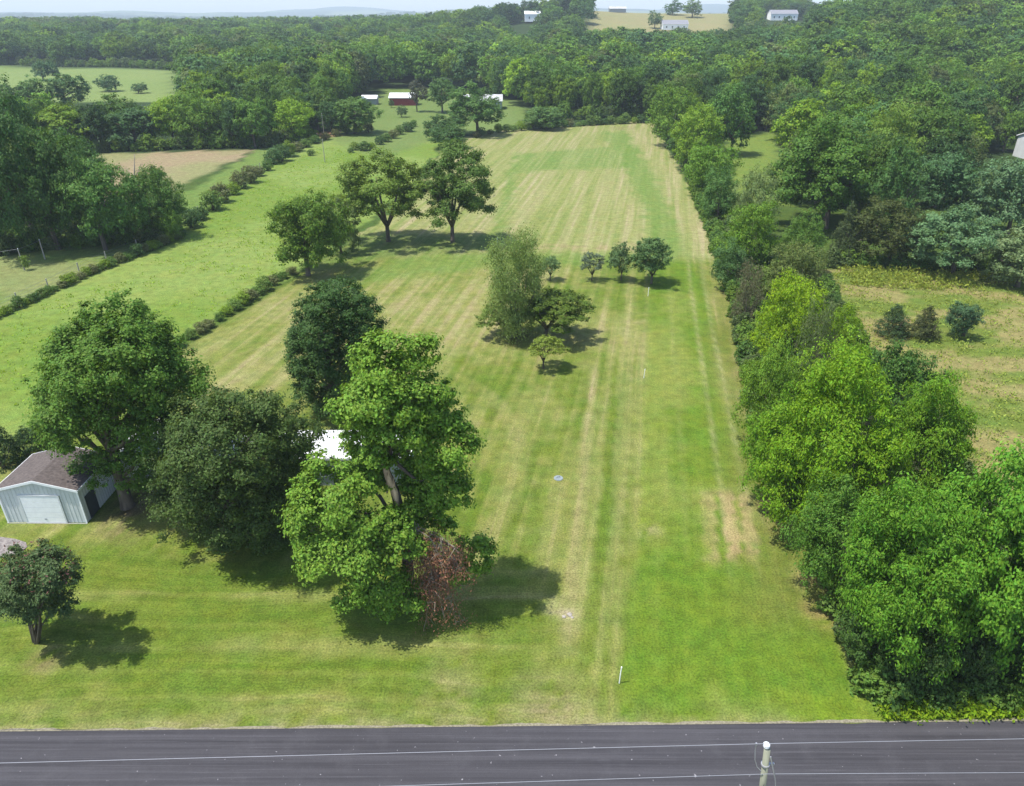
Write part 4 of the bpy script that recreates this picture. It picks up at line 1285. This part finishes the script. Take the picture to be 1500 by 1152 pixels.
def scatter_nodes(name, meshes):
    ng = D_.node_groups.new(name, 'GeometryNodeTree')
    ng.interface.new_socket('Geometry', in_out='INPUT', socket_type='NodeSocketGeometry')
    ng.interface.new_socket('Geometry', in_out='OUTPUT', socket_type='NodeSocketGeometry')
    nin = ng.nodes.new('NodeGroupInput'); nout = ng.nodes.new('NodeGroupOutput')
    jn = ng.nodes.new('GeometryNodeJoinGeometry')
    for m in meshes:
        ob = D_.objects.new('woodland_crown', m)       # never linked to the scene: only a source for the nodes
        oi = ng.nodes.new('GeometryNodeObjectInfo'); oi.inputs['Object'].default_value = ob; oi.inputs['As Instance'].default_value = True
        ng.links.new(oi.outputs['Geometry'], jn.inputs[0])
    ip = ng.nodes.new('GeometryNodeInstanceOnPoints'); ip.inputs['Pick Instance'].default_value = True

    def na(nm, typ):
        n = ng.nodes.new('GeometryNodeInputNamedAttribute'); n.data_type = typ; n.inputs['Name'].default_value = nm; return n.outputs['Attribute']
    ng.links.new(nin.outputs[0], ip.inputs['Points']); ng.links.new(jn.outputs[0], ip.inputs['Instance'])
    ng.links.new(na('w_idx', 'INT'), ip.inputs['Instance Index'])
    ng.links.new(na('w_scale', 'FLOAT_VECTOR'), ip.inputs['Scale'])
    ng.links.new(na('w_rot', 'FLOAT_VECTOR'), ip.inputs['Rotation'])
    ng.links.new(ip.outputs[0], nout.inputs[0])
    return ng


mod = wood.modifiers.new('woodland', 'NODES')
mod.node_group = scatter_nodes('woodland_scatter', [proto(k, v, 3600, .12) for k, v in srcs])
# low undergrowth closing the foot of the tree line and of the wood edges
up_, us_, ur_, ui_, ut_ = [], [], [], [], []
rnd = random.Random(31)


def under(pix, r0, r1, step, tints):
    for a, b in zip(pix, pix[1:]):
        A_, B_ = gp(*a), gp(*b)
        k = max(1, int((B_ - A_).length / step))
        for i in range(k):
            p_ = A_.lerp(B_, (i + rnd.random()) / k)
            x, y = p_.x + rnd.uniform(-.6, .6), p_.y + rnd.uniform(-.6, .6)
            R = rnd.uniform(r0, r1); h = R * rnd.uniform(.8, 1.3)
            up_.append((x, y, tz(x, y) + h * .55)); us_.append((R, R, h)); ur_.append((0, 0, rnd.uniform(0, 6.28))); ui_.append(rnd.randrange(2)); ut_.append((*rnd.choice(tints), 1))


GREENS = [(0.045, 0.09, 0.02), (0.06, 0.115, 0.02), (0.075, 0.13, 0.02), (0.055, 0.085, 0.028)]
edge = [(1290, 1010), (1262, 940), (1232, 855), (1190, 775), (1150, 700), (1122, 630), (1105, 560), (1090, 490), (1075, 430), (1060, 385), (1045, 340), (1025, 290), (1005, 240), (985, 212), (962, 190)]
under(edge, .9, 1.7, .9, GREENS); under([(x + 28, y + 6) for x, y in edge], 1.2, 2.2, 1.2, GREENS); under([(x + 60, y) for x, y in edge[:10]], 1.2, 2.4, 1.6, GREENS)
under([(1440, 760), (1400, 690), (1380, 640), (1330, 590), (1270, 540), (1235, 480), (1205, 415)], .8, 1.6, 1.2, GREENS)
under([(1300, 1022), (1560, 1024)], .6, 1.2, .8, GREENS[:2])
under([(1205, 392), (1250, 390), (1340, 394), (1450, 396), (1560, 398)], .8, 1.8, 1.6, GREENS)
under([(-60, 376), (60, 366), (160, 358), (262, 350)], 1.2, 2.2, 1.4, GREENS); under([(-60, 366), (60, 356), (160, 348), (262, 338)], 1.4, 2.6, 1.8, GREENS)
under([(60, 231), (150, 223), (270, 218), (392, 215), (462, 204)], 1.6, 2.8, 2.2, GREENS)
under([(770, 178), (860, 174), (950, 172)], 1.8, 3.2, 2.6, GREENS); under([(0, 94), (140, 98), (256, 103)], 2.0, 3.6, 3.0, GREENS)
me = D_.meshes.new('undergrowth'); me.from_pydata(up_, [], [])
for nm, typ, dat, fld in (('w_scale', 'FLOAT_VECTOR', us_, 'vector'), ('w_rot', 'FLOAT_VECTOR', ur_, 'vector'), ('w_idx', 'INT', ui_, 'value'), ('leaf_tint', 'FLOAT_COLOR', ut_, 'color')):
    a = me.attributes.new(nm, typ, 'POINT'); a.data.foreach_set(fld, np.array(dat).ravel())
ug = link('undergrowth', me); tag(ug, 'dark tangled undergrowth along the foot of the woods and tree line', 'undergrowth', kind='stuff')
me.materials.append(M_leaf)
mod = ug.modifiers.new('undergrowth', 'NODES'); mod.node_group = scatter_nodes('undergrowth_scatter', [proto('bush', 41, 2600, .15), proto('bush', 42, 2600, .15)])
print('trees by hand', n_hand, 'individual woods', len(near), 'mass', len(pts))

# ------------------------------------------------------------------ tufts and weeds (stuff)
def tufts(name, label, cat, poly, n, blades, size, tint, seed, hgt=0.5, spread=.3, clear=1.0):
    rs = np.random.RandomState(seed)
    xs = [p[0] for p in poly]; ys = [p[1] for p in poly]
    P = []
    while len(P) < n:
        x = rs.uniform(min(xs), max(xs)); y = rs.uniform(min(ys), max(ys))
        if vnoise(x / 5, y / 5, seed) + 0.25 * rs.rand() < 0.42: continue
        if pip(x, y, poly): P.append((x, y, tz(x, y)))
    P = np.array(P); s = rs.uniform(.5, 1.4, len(P))
    Q = np.repeat(P, blades, 0); S = np.repeat(s, blades)[:, None]
    d = rs.normal(size=Q.shape) * spread * S; d[:, 2] = np.abs(d[:, 2]) * .6 + rs.uniform(0, hgt, len(Q)) * S[:, 0]
    Nn = unit(rs.normal(size=Q.shape) + np.array([0, 0, .5]))
    V, F = leaf_quads(Q + d, Nn, size, .45, rs, np.array([0, 0, 1.2]))
    o = link(name, npmesh(name, V, F, foliage_material(name + '_leaf', .35, fixed=tint, rough=.8)))
    tag(o, label, cat, kind='stuff')


tufts('verge_weeds', 'bright yellow green weeds along the road at the foot of the trees', 'weeds',
      gpoly([(1285, 1050), (1560, 1047), (1560, 1026), (1310, 1030)]), 900, 9, .26, (0.12, 0.205, 0.016), 3, .3, .22)
tufts('meadow_growth', 'tall straw and olive weeds over the right hand meadow', 'weeds',
      gpoly([(1205, 402), (1640, 402), (1760, 690), (1440, 700), (1300, 560), (1235, 470)]), 1800, 7, .28, (0.125, 0.165, 0.035), 4, .18, .3)
tufts('meadow_edge_weeds', 'yellow green weeds along the back edge of the meadow', 'weeds',
      gpoly([(1225, 420), (1450, 428), (1450, 404), (1225, 392)]), 500, 8, .40, (0.13, 0.165, 0.03), 5, .5, .35)
tufts('pasture_growth', 'ragged tall grass tufts over the left hand pasture', 'grass',
      gpoly([(-20, 610), (0, 475), (260, 362), (400, 255), (470, 215), (560, 232), (500, 300), (420, 395), (285, 480), (190, 560)]), 1300, 6, .26, (0.125, 0.205, 0.024), 6, .10, .32)

# ------------------------------------------------------------------ buildings
def gable(root, W, L, H, RH, oh, wall, roof, fascia, ribs=0.0, seams=0.0, rt=0.09):
    """house body in local axes: front at y=0 looking -y, ridge along y"""
    mb = MB(); w = W / 2
    front = [(-w, 0, 0), (w, 0, 0), (w, 0, H), (0, 0, H + RH), (-w, 0, H)]
    back = [(p[0], L, p[2]) for p in front]
    mb.poly(front); mb.poly(back[::-1])
    mb.poly([(w, 0, 0), (w, L, 0), (w, L, H), (w, 0, H)]); mb.poly([(-w, L, 0), (-w, 0, 0), (-w, 0, H), (-w, L, H)])
    if ribs:
        x = -w + ribs / 2
        while x < w:
            zt = H + RH * (1 - abs(x) / w)
            mb.box(x - .03, -.018, 0.003, x + .03, -.002, zt - .02)
            x += ribs
        y = ribs / 2
        while y < L:
            for sx in (-1, 1):
                a, b = sorted((sx * (w + .002), sx * (w + .035)))
                mb.box(a, y - .03, 0.003, b, y + .03, H - .02)
            y += ribs
    wl = mb.build('wall', wall, root)
    mb = MB(); sl = RH / w
    for sx in (-1, 1):
        e = sx * (w + oh); ze = H - sl * oh
        q = [(0, -oh, H + RH + rt), (e, -oh, ze + rt), (e, L + oh, ze + rt), (0, L + oh, H + RH + rt)]
        mb.slab(q if sx < 0 else q[::-1], rt - .004)
        if seams:
            y = -oh + seams / 2
            while y < L + oh:
                a = [(0, y - .02, H + RH + rt + .035), (e, y - .02, ze + rt + .035), (e, y + .02, ze + rt + .035), (0, y + .02, H + RH + rt + .035)]
                mb.slab(a if sx < 0 else a[::-1], .03)
                y += seams
    rf = mb.build('roof', roof, root)
    mb = MB()
    for yy in (-oh - .03, L + oh + .001):
        for sx in (-1, 1):
            e = sx * (w + oh + .03); ze = H - sl * (oh + .03)
            b = len(mb.v)
            mb.v += [(0, yy, H + RH + rt + .012), (e, yy, ze + rt + .012), (e, yy, ze - .10), (0, yy, H + RH - .10)]
            mb.v += [(p[0], p[1] + .028, p[2]) for p in mb.v[b:b + 4]]
            mb.f += [tuple(b + i for i in q) for q in ((0, 1, 2, 3), (7, 6, 5, 4), (0, 4, 5, 1), (1, 5, 6, 2), (2, 6, 7, 3), (3, 7, 4, 0))]
    for sx in (-1, 1):
        e = sorted((sx * (w + oh + .002), sx * (w + oh + .03)))
        mb.box(e[0], -oh, H - sl * oh - .10, e[1], L + oh, H - sl * oh + rt)
    mb.build('fascia', fascia, rf)
    return wl, rf


# garage
ga, gb = gp(13, 765), gp(128, 766)
GW = (gb - ga).length
gc = (ga + gb) / 2
apex = on_plane(69, 705, gc.y)
eave = on_plane(10, 718, gc.y)
GH = eave.z; GRH = apex.z - eave.z
back = at_height(84, 668, apex.z)
GL = min(max(back.y - gc.y, 6), 12) - 1.4
print('garage', GW, GH, GRH, GL)
root = empty('garage', gc, 'pale blue metal garage with white roller door and brown shingle roof', 'garage', rz=math.atan2(gb.y - ga.y, gb.x - ga.x))
gable(root, GW, GL, GH, GRH, .13, M_siding, M_shingle, M_white, ribs=.3)
f0 = (43 - 70.5) / 115 * GW; f1 = (98 - 70.5) / 115 * GW; DH = on_plane(70, 727, gc.y).z
mb = MB()
for k in range(5):
    mb.box(f0, -.07, .02 + k * (DH - .03) / 5, f1, -.045, .02 + (k + 1) * (DH - .03) / 5 - .025)
    mb.box(f0 + .02, -.046, .02 + k * (DH - .03) / 5, f1 - .02, -.04, .02 + (k + 1) * (DH - .03) / 5)
door = mb.build('garage_door', M_white, root)
MB().box(-.09, -.10, .35, .09, -.072, .39).build('handle', M_dark, door)
mb = MB()
mb.box(f0 - .12, -.085, 0, f0 - .004, -.037, DH + .10); mb.box(f1 + .004, -.085, 0, f1 + .12, -.037, DH + .10); mb.box(f0 - .004, -.085, DH + .004, f1 + .004, -.037, DH + .10)
mb.build('door_frame', M_siding, root)
MB().box(GW / 2 + .036, .5, 0.02, GW / 2 + .06, 1.75, 2.0).build('side_door', M_dark, root)
mb = MB()
for sx in (-1, 1): mb.box(sx * GW / 2 - .06, -.06, 0, sx * GW / 2 + .06, -.038, GH - .03)
mb.build('corner_trim', M_white, root)
mb = MB(); mb.box(-GW / 2 - .05, -.16, -.02, GW / 2 + .05, -.095, .03); mb.build('slab', M_concrete, root)

# house hidden behind the trees
HZ = 2.7; HRH = 0.4
r0 = at_height(266, 645, HZ + HRH); r1 = at_height(602, 645, HZ + HRH)
HL = r1.x - r0.x
HW = 3.9
root = empty('mobile_home', ((r0.x), r0.y, 0), 'long narrow white roofed mobile home half hidden behind the big lawn trees', 'house', rz=-math.pi / 2)
gable(root, HW, HL, HZ, HRH, .2, M_greywall, M_whiteroof, M_white, seams=.6)


def window(root, x, y, z, w, h, axis='x', out=-1, frame=M_white):
    """window on a wall; axis x: wall faces +-y, axis y: wall faces +-x"""
    mb = MB(); gl = MB()
    t = .05
    for (a, b, c, d) in ((x - w / 2 - .07, z - .07, x + w / 2 + .07, z), (x - w / 2 - .07, z + h, x + w / 2 + .07, z + h + .07), (x - w / 2 - .07, z, x - w / 2, z + h), (x + w / 2, z, x + w / 2 + .07, z + h), (x - .025, z, x + .025, z + h)):
        if axis == 'x': mb.box(a, min(y, y + out * t), b, c, max(y, y + out * t), d)
        else: mb.box(min(y, y + out * t), a, b, max(y, y + out * t), c, d)
    if axis == 'x': gl.box(x - w / 2, min(y + out * .004, y + out * .02), z, x + w / 2, max(y + out * .004, y + out * .02), z + h)
    else: gl.box(min(y + out * .004, y + out * .02), x - w / 2, z, max(y + out * .004, y + out * .02), x + w / 2, z + h)
    f = mb.build('window', frame, root); gl.build('pane', M_glass, f)
    return f


for yy in (3, 7.5, 11.5, 16, 20): window(root, yy, HW / 2, .95, 1.3, 1.1, 'y', 1)
for yy in (4, 9, 17): window(root, yy, -HW / 2, .95, 1.3, 1.1, 'y', -1)
MB().box(HW / 2 + .004, 13.4, .05, HW / 2 + .05, 14.35, 2.1).build('door', M_white, root)

# small grey shed left of the house, glimpsed between the two big trees
p = gp(206, 700)
root = empty('garden_shed', p, 'grey metal carport shed glimpsed between the garage maple and dark tree', 'shed', rz=0.05)
gable(root, 3.2, 4.5, 2.2, .8, .15, M_greywall, M_rustroof, M_white, ribs=.3)
MB().box(-.5, -.07, .02, .5, -.04, 1.9).build('door', M_siding, root)


def barn(name, cat, label, base, W, L, H, RH, rz, wall, roof, doors=True, seams=.9, group=None, wins=0):
    root = empty(name, base, label, cat, group, rz)
    gable(root, W, L, H, RH, .3, wall, roof, M_white, seams=seams, rt=.1)
    if doors:
        MB().box(-W * .16, -.06, .02, W * .16, -.01, H * .8).build('door', M_dark, root)
    for k in range(wins):
        window(root, L * (k + .7) / (wins + .4), W / 2, H * .35, 1.1, H * .3, 'y', 1)
    return root


b0 = gp(572, 158)
# red barn: long side to the camera, white roof
barn('red_barn', 'barn', 'small red barn with white tin roof in the clearing', gp(571, 155) + Vector((0, 4, 0)), 8.0, 10.5, 3.0, 1.4, -math.pi / 2, M_redwall, M_whiteroof, True, 1.0)
p = gp(735, 161)
barn('tin_roof_barn', 'barn', 'grey barn with pale tin roof right of the large barn tree', p + Vector((0, 5, 0)), 10, 15, 3.2, 1.8, math.pi / 2, M_greywall, M_rustroof, True, 1.0)
barn('white_shed', 'shed', 'small white roofed shed left of the red barn', gp(530, 154) + Vector((0, 3, 0)), 5, 6, 2.4, 1.0, -math.pi / 2, M_greywall, M_whiteroof)
p = gp(1492, 238)
barn('blue_grey_barn', 'barn', 'blue grey barn cut by the right frame edge in the woods', p + Vector((4.2, 5, 0)), 9, 14, 5.2, 1.6, -math.pi / 2, M_siding, M_rustroof, False)
# buildings on the far hills
p = Vector((101, 850, tz(108, 850))); barn('hilltop_barn', 'barn', 'grey open barn on the skyline above the bare hill field', p + Vector((0, 4, 0)), 9, 17, 3.6, 1.8, -math.pi / 2, M_greywall, M_rustroof, True, 0)
p = gp(970, 44); barn('hill_house', 'house', 'grey roofed house below the bare hill field', p + Vector((0, 5, 0)), 11, 22, 4.5, 3.0, -math.pi / 2, M_white, M_slateroof, False, 0, wins=4)
p = gp(1128, 30); barn('white_house', 'house', 'large white house on the skyline right of the hill field', Vector((p.x, p.y + 5, tz(p.x + 14, p.y + 5) - .6)), 12, 26, 6.0, 3.2, -math.pi / 2, M_white, M_slateroof, False, 0, wins=5)
p = Vector((12, 778, tz(12, 778) + 1.5)); barn('white_cottage', 'house', 'small white house among the trees on the skyline left of hill', p, 9, 15, 6.5, 2.5, -math.pi / 2, M_white, M_whiteroof, False, 0, wins=2)

# ------------------------------------------------------------------ utility pole and cables by the road
pb_top = at_height(1125, 1092, 9.6)
root = empty('utility_pole', (pb_top.x + .78, pb_top.y, 0), 'weathered wooden utility pole with white insulator at the road', 'utility pole')
PH = 9.45
root.rotation_euler = (0, -math.atan(.78 / 9.45), 0)
mb = MB(); mb.tube([(0, 0, -.5), (0, 0, 3), (0, 0, 6.5), (0, 0, PH)], [.165, .15, .13, .12], 16); mb.build('post', M_pole, root, sm=True)
mb = MB(); mb.lathe([(.05, -.05), (.05, .06), (.11, .08), (.125, .12), (.08, .15), (.125, .18), (.125, .22), (.07, .26), (.03, .28)], (-.03, 0.02, PH), 16)
mb.build('insulator', M_porcelain, root, sm=True)
mb = MB(); mb.lathe([(.165, 0), (.165, .07)], (0, 0, PH - .95), 16); mb.box(.16, -.04, PH - .95, .34, .04, PH - .88); mb.build('bracket', M_wire, root)
mb = MB()
lp = [(-.42, .03, PH + .24), (-.44, .02, PH - .1), (-.42, -.02, PH - .6), (-.33, -.08, PH - .95), (-.17, -.12, PH - 1.15)]
mb.tube(lp, .016, 6); mb.tube([(-.42, .03, PH + .3), (-.42, .03, PH + .18)], .035, 6)
mb.build('jumper_wire', M_wire, root)
mb = MB(); mb.tube([(.12, -.10, PH - .35), (.32, -.28, PH - 1.4), (1.05, -1.6, -.1)], [.032, .016, .012], 6); mb.build('guy_wire', M_wire, root)


def cable(name, label, pts_fn, r, mat):
    mb = MB(); mb.tube(pts_fn, r, 5); o = mb.build(name, mat); tag(o, label, 'cable'); return o


def sag(a, b, s, n=24):
    a, b = Vector(a), Vector(b)
    return [a.lerp(b, i / n) - Vector((0, 0, s * 4 * (i / n) * (1 - i / n))) for i in range(n + 1)]


zt = PH + .22
A = Vector((pb_top.x - .02, pb_top.y + .02, zt)); zt2 = PH - 1.25
Lp = at_height(0, 1118, zt - .1); Rp = at_height(1500, 1082.5, zt)
dL = (Lp - A); dR = (Rp - A)
cable('power_cable', 'upper bright power cable over the road, through the pole insulator', sag(A + dL * 2.2, A, .0)[:-1] + sag(A, A + dR * 2.5, .0), .0105, M_wire)
A2 = Vector((pb_top.x - .02, pb_top.y + .165, zt2))
A2 = at_height(1124, 1134, zt2)
Lp2 = at_height(600, 1151, zt2); Rp2 = at_height(1500, 1132, zt2)
cable('power_cable', 'lower power cable crossing the road at the bottom, below the insulator', sag(A2 + (Lp2 - A2) * 2.4, A2, 0)[:-1] + sag(A2, A2 + (Rp2 - A2) * 2.5, 0), .010, M_wire)

# ------------------------------------------------------------------ boundary stakes and small things
for (px, py, h, lab) in ((907, 1001, 1.25, 'nearest white boundary stake on the lawn edge by the road'), (943, 554, 1.0, 'white boundary stake halfway down the lawn edge'),
                         (949, 434, 1.2, 'white boundary stake in front of the biggest orchard tree'), (728, 359, 1.3, 'white stake left of the wispy tree top')):
    p = gp(px, py)
    root = empty('boundary_stake', p, lab, 'stake', 'white boundary stakes')
    mb = MB(); r = .03
    mb.tube([(0, 0, -.2), (.02, 0, h * .5), (.05, .02, h)], [r, r, r * .9], 8); mb.build('post', M_white, root)
    mb = MB(); mb.tube([(.049, .02, h - .06), (.052, .02, h + .03)], [r * 1.25, r * 1.2], 8); mb.build('cap', M_white, root)
p = gp(818, 701)
root = empty('tank_cover', p, 'small pale blue grey concrete lid lying on the mown lawn', 'cover', rz=.3)
mb = MB(); mb.lathe([(.38, -.05), (.38, .04), (.35, .06), (.29, .07)], (0, 0, 0), 20); mb.build('lid', simple_mat('blue_grey_concrete', (0.20, 0.235, 0.24), .8, .1, 5), root)
mb = MB(); mb.tube([(-.15, 0, .08), (-.1, 0, .16), (.1, 0, .16), (.15, 0, .08)], .02, 6); mb.build('handle', M_dark, root)
# a few stones on the bare patch, a fallen white branch under the roadside trees
for k, (px, py, s) in enumerate(((826, 904, .13), (834, 901, .17), (838, 905, .10))):
    p = gp(px, py); rs = np.random.RandomState(k)
    import bmesh
    bm = bmesh.new(); bmesh.ops.create_icosphere(bm, subdivisions=2, radius=s)
    for v in bm.verts: v.co *= 1 + rs.uniform(-.2, .2); v.co.z *= .55
    me = D_.meshes.new('stone'); bm.to_mesh(me); bm.free(); me.materials.append(M_stone)
    o = link('stone', me, None, p + Vector((0, 0, s * .2)))
    tag(o, ('left stone on the bare sandy patch of the lawn', 'largest stone on the bare sandy patch of the lawn', 'right hand small stone on the bare sandy patch')[k], 'stone', 'stones on the bare patch')
p = gp(1455, 1034)
mb = MB(); mb.box(-.45, -.12, 0, .45, .12, .1); mb.box(-.38, -.08, .1, .38, .08, .16)
o = mb.build('drain_block', M_concrete, None, p); tag(o, 'pale concrete block in the weeds under the roadside trees', 'block')

# ------------------------------------------------------------------ fence along the left hedge, and small poles
fp = [(-20, 470), (30, 448), (75, 427), (120, 403), (160, 386), (205, 368), (245, 352), (282, 328), (318, 300), (352, 274), (385, 252), (418, 231), (448, 215), (478, 202)]
P3 = [gp(x - 4, y - 5) for x, y in fp]
root = empty('wire_fence', P3[0], 'old wooden post and wire fence running beside the pasture hedge', 'fence')
tops = []
for a, b in zip(P3, P3[1:]):
    k = max(1, int((b - a).length / 5.0))
    for i in range(k):
        p = a.lerp(b, i / k) - P3[0]
        mb = MB(); mb.tube([p + Vector((0, 0, -.3)), p + Vector((.02, 0, 1.35))], [.09, .075], 7); mb.build('post', M_fencewood, root)
        tops.append(p)
mb = MB()
for h in (.35, .75, 1.2): mb.tube([t + Vector((0, .1, h)) for t in tops], .012, 4)
mb.build('wire', M_darkwire, root)
tops = []
for (px, py, h, lab) in ((36, 396, 3.2, 'thin pole with creeper at the left of the pale paddock'), (66, 380, 3.0, 'thin pole at the paddock edge, right of the creeper pole'), (476, 238, 5.5, 'slim pole standing alone in the left pasture'), (475, 200, 6.5, 'slim white pole by the bare red earth')):
    p = gp(px, py); root = empty('pasture_pole', p, lab, 'pole', 'slim poles in the pastures')
    mb = MB(); mb.tube([(0, 0, -.3), (0, 0, h)], [.10, .07], 8); mb.build('post', M_fencewood, root)
    mb = MB(); mb.lathe([(.04, 0), (.06, .05), (.03, .12)], (0, 0, h), 8); mb.build('insulator', M_porcelain, root)
    tops.append(p + Vector((0, 0, h)))
    if px == 36:
        rs = np.random.RandomState(5); Pp = np.stack([rs.normal(0, .3, 500) + .35, rs.normal(0, .3, 500), rs.uniform(.4, 2.2, 500)], 1)
        V, F = leaf_quads(Pp, rdir(rs, 500), .2, .6, rs); c = link('creeper', npmesh('creeper', V, F, M_leaf), root); c['leaf_tint'] = [.08, .13, .025]
w0 = gp(-60, 410) + Vector((0, 0, 3.6)); w1 = gp(150, 350) + Vector((0, 0, 4.0))
cable('pasture_cable', 'thin cable strung over the paddock poles at the left', sag(w0, tops[0], .2) + sag(tops[0], tops[1], .1)[1:] + sag(tops[1], w1, .2)[1:], .02, M_darkwire)

# ------------------------------------------------------------------ haze, sky, sun, camera
m, nt, out = new_mat('haze')
pv = nt.nodes.new('ShaderNodeVolumePrincipled')
pv.inputs['Color'].default_value = (0.80, 0.915, 1.0, 1); pv.inputs['Density'].default_value = 0.00017
nt.links.new(pv.outputs[0], out.inputs['Volume'])
try: m.cycles.homogeneous_volume = True
except Exception: pass
mb = MB(); mb.box(-9600, -700, ZMIN - 1.0, 9600, 9500, max(ZMAX + 25, 60))
hz = mb.build('haze', m); tag(hz, 'pale blue summer haze over the far woods', 'haze', kind='stuff')

SUN_EL = rad(68)
az = Vector((-0.97, -0.235, 0)).normalized()
to_sun = Vector((az.x * math.cos(SUN_EL), az.y * math.cos(SUN_EL), math.sin(SUN_EL)))
ld = D_.lights.new('sun', 'SUN'); ld.energy = 3.85; ld.angle = rad(0.6); ld.color = (1.0, 0.965, 0.91)
so = D_.objects.new('sun', ld); COL.objects.link(so); so.rotation_euler = (-to_sun).to_track_quat('-Z', 'Y').to_euler(); so.location = to_sun * 200
w = D_.worlds.new('World'); sc.world = w; w.use_nodes = True
wn = w.node_tree; wn.nodes.clear()
sky = wn.nodes.new('ShaderNodeTexSky'); sky.sky_type = 'NISHITA'; sky.sun_disc = False
sky.sun_elevation = SUN_EL; sky.sun_rotation = math.atan2(az.x, az.y); sky.dust_density = 1.2; sky.altitude = 200
bg = wn.nodes.new('ShaderNodeBackground'); bg.inputs['Strength'].default_value = 0.15
wo = wn.nodes.new('ShaderNodeOutputWorld')
wn.links.new(sky.outputs[0], bg.inputs['Color']); wn.links.new(bg.outputs[0], wo.inputs['Surface'])

cd = D_.cameras.new('camera'); cam = D_.objects.new('camera', cd); COL.objects.link(cam)
cd.sensor_fit = 'HORIZONTAL'; cd.sensor_width = 36.0; cd.lens = 36.0 * FPX / 1500.0
cd.clip_start = 0.5; cd.clip_end = 30000
cam.location = (0, 0, CAMH); cam.rotation_euler = (math.pi / 2 - PITCH, 0, 0)
sc.camera = cam

sc.view_settings.view_transform = 'Standard'; sc.view_settings.look = 'None'
sc.view_settings.exposure = 0.88; sc.view_settings.gamma = 1.0
cy = sc.cycles
cy.max_bounces = 6; cy.diffuse_bounces = 3; cy.glossy_bounces = 2; cy.transmission_bounces = 4; cy.volume_bounces = 0; cy.transparent_max_bounces = 8
cy.use_denoising = True
try:
    cy.denoiser = 'OPENIMAGEDENOISE'; cy.denoising_input_passes = 'RGB_ALBEDO_NORMAL'; cy.denoising_prefilter = 'ACCURATE'
except Exception: pass
cy.caustics_reflective = False; cy.caustics_refractive = False
print('script seconds', round(time.time() - T_START, 1))
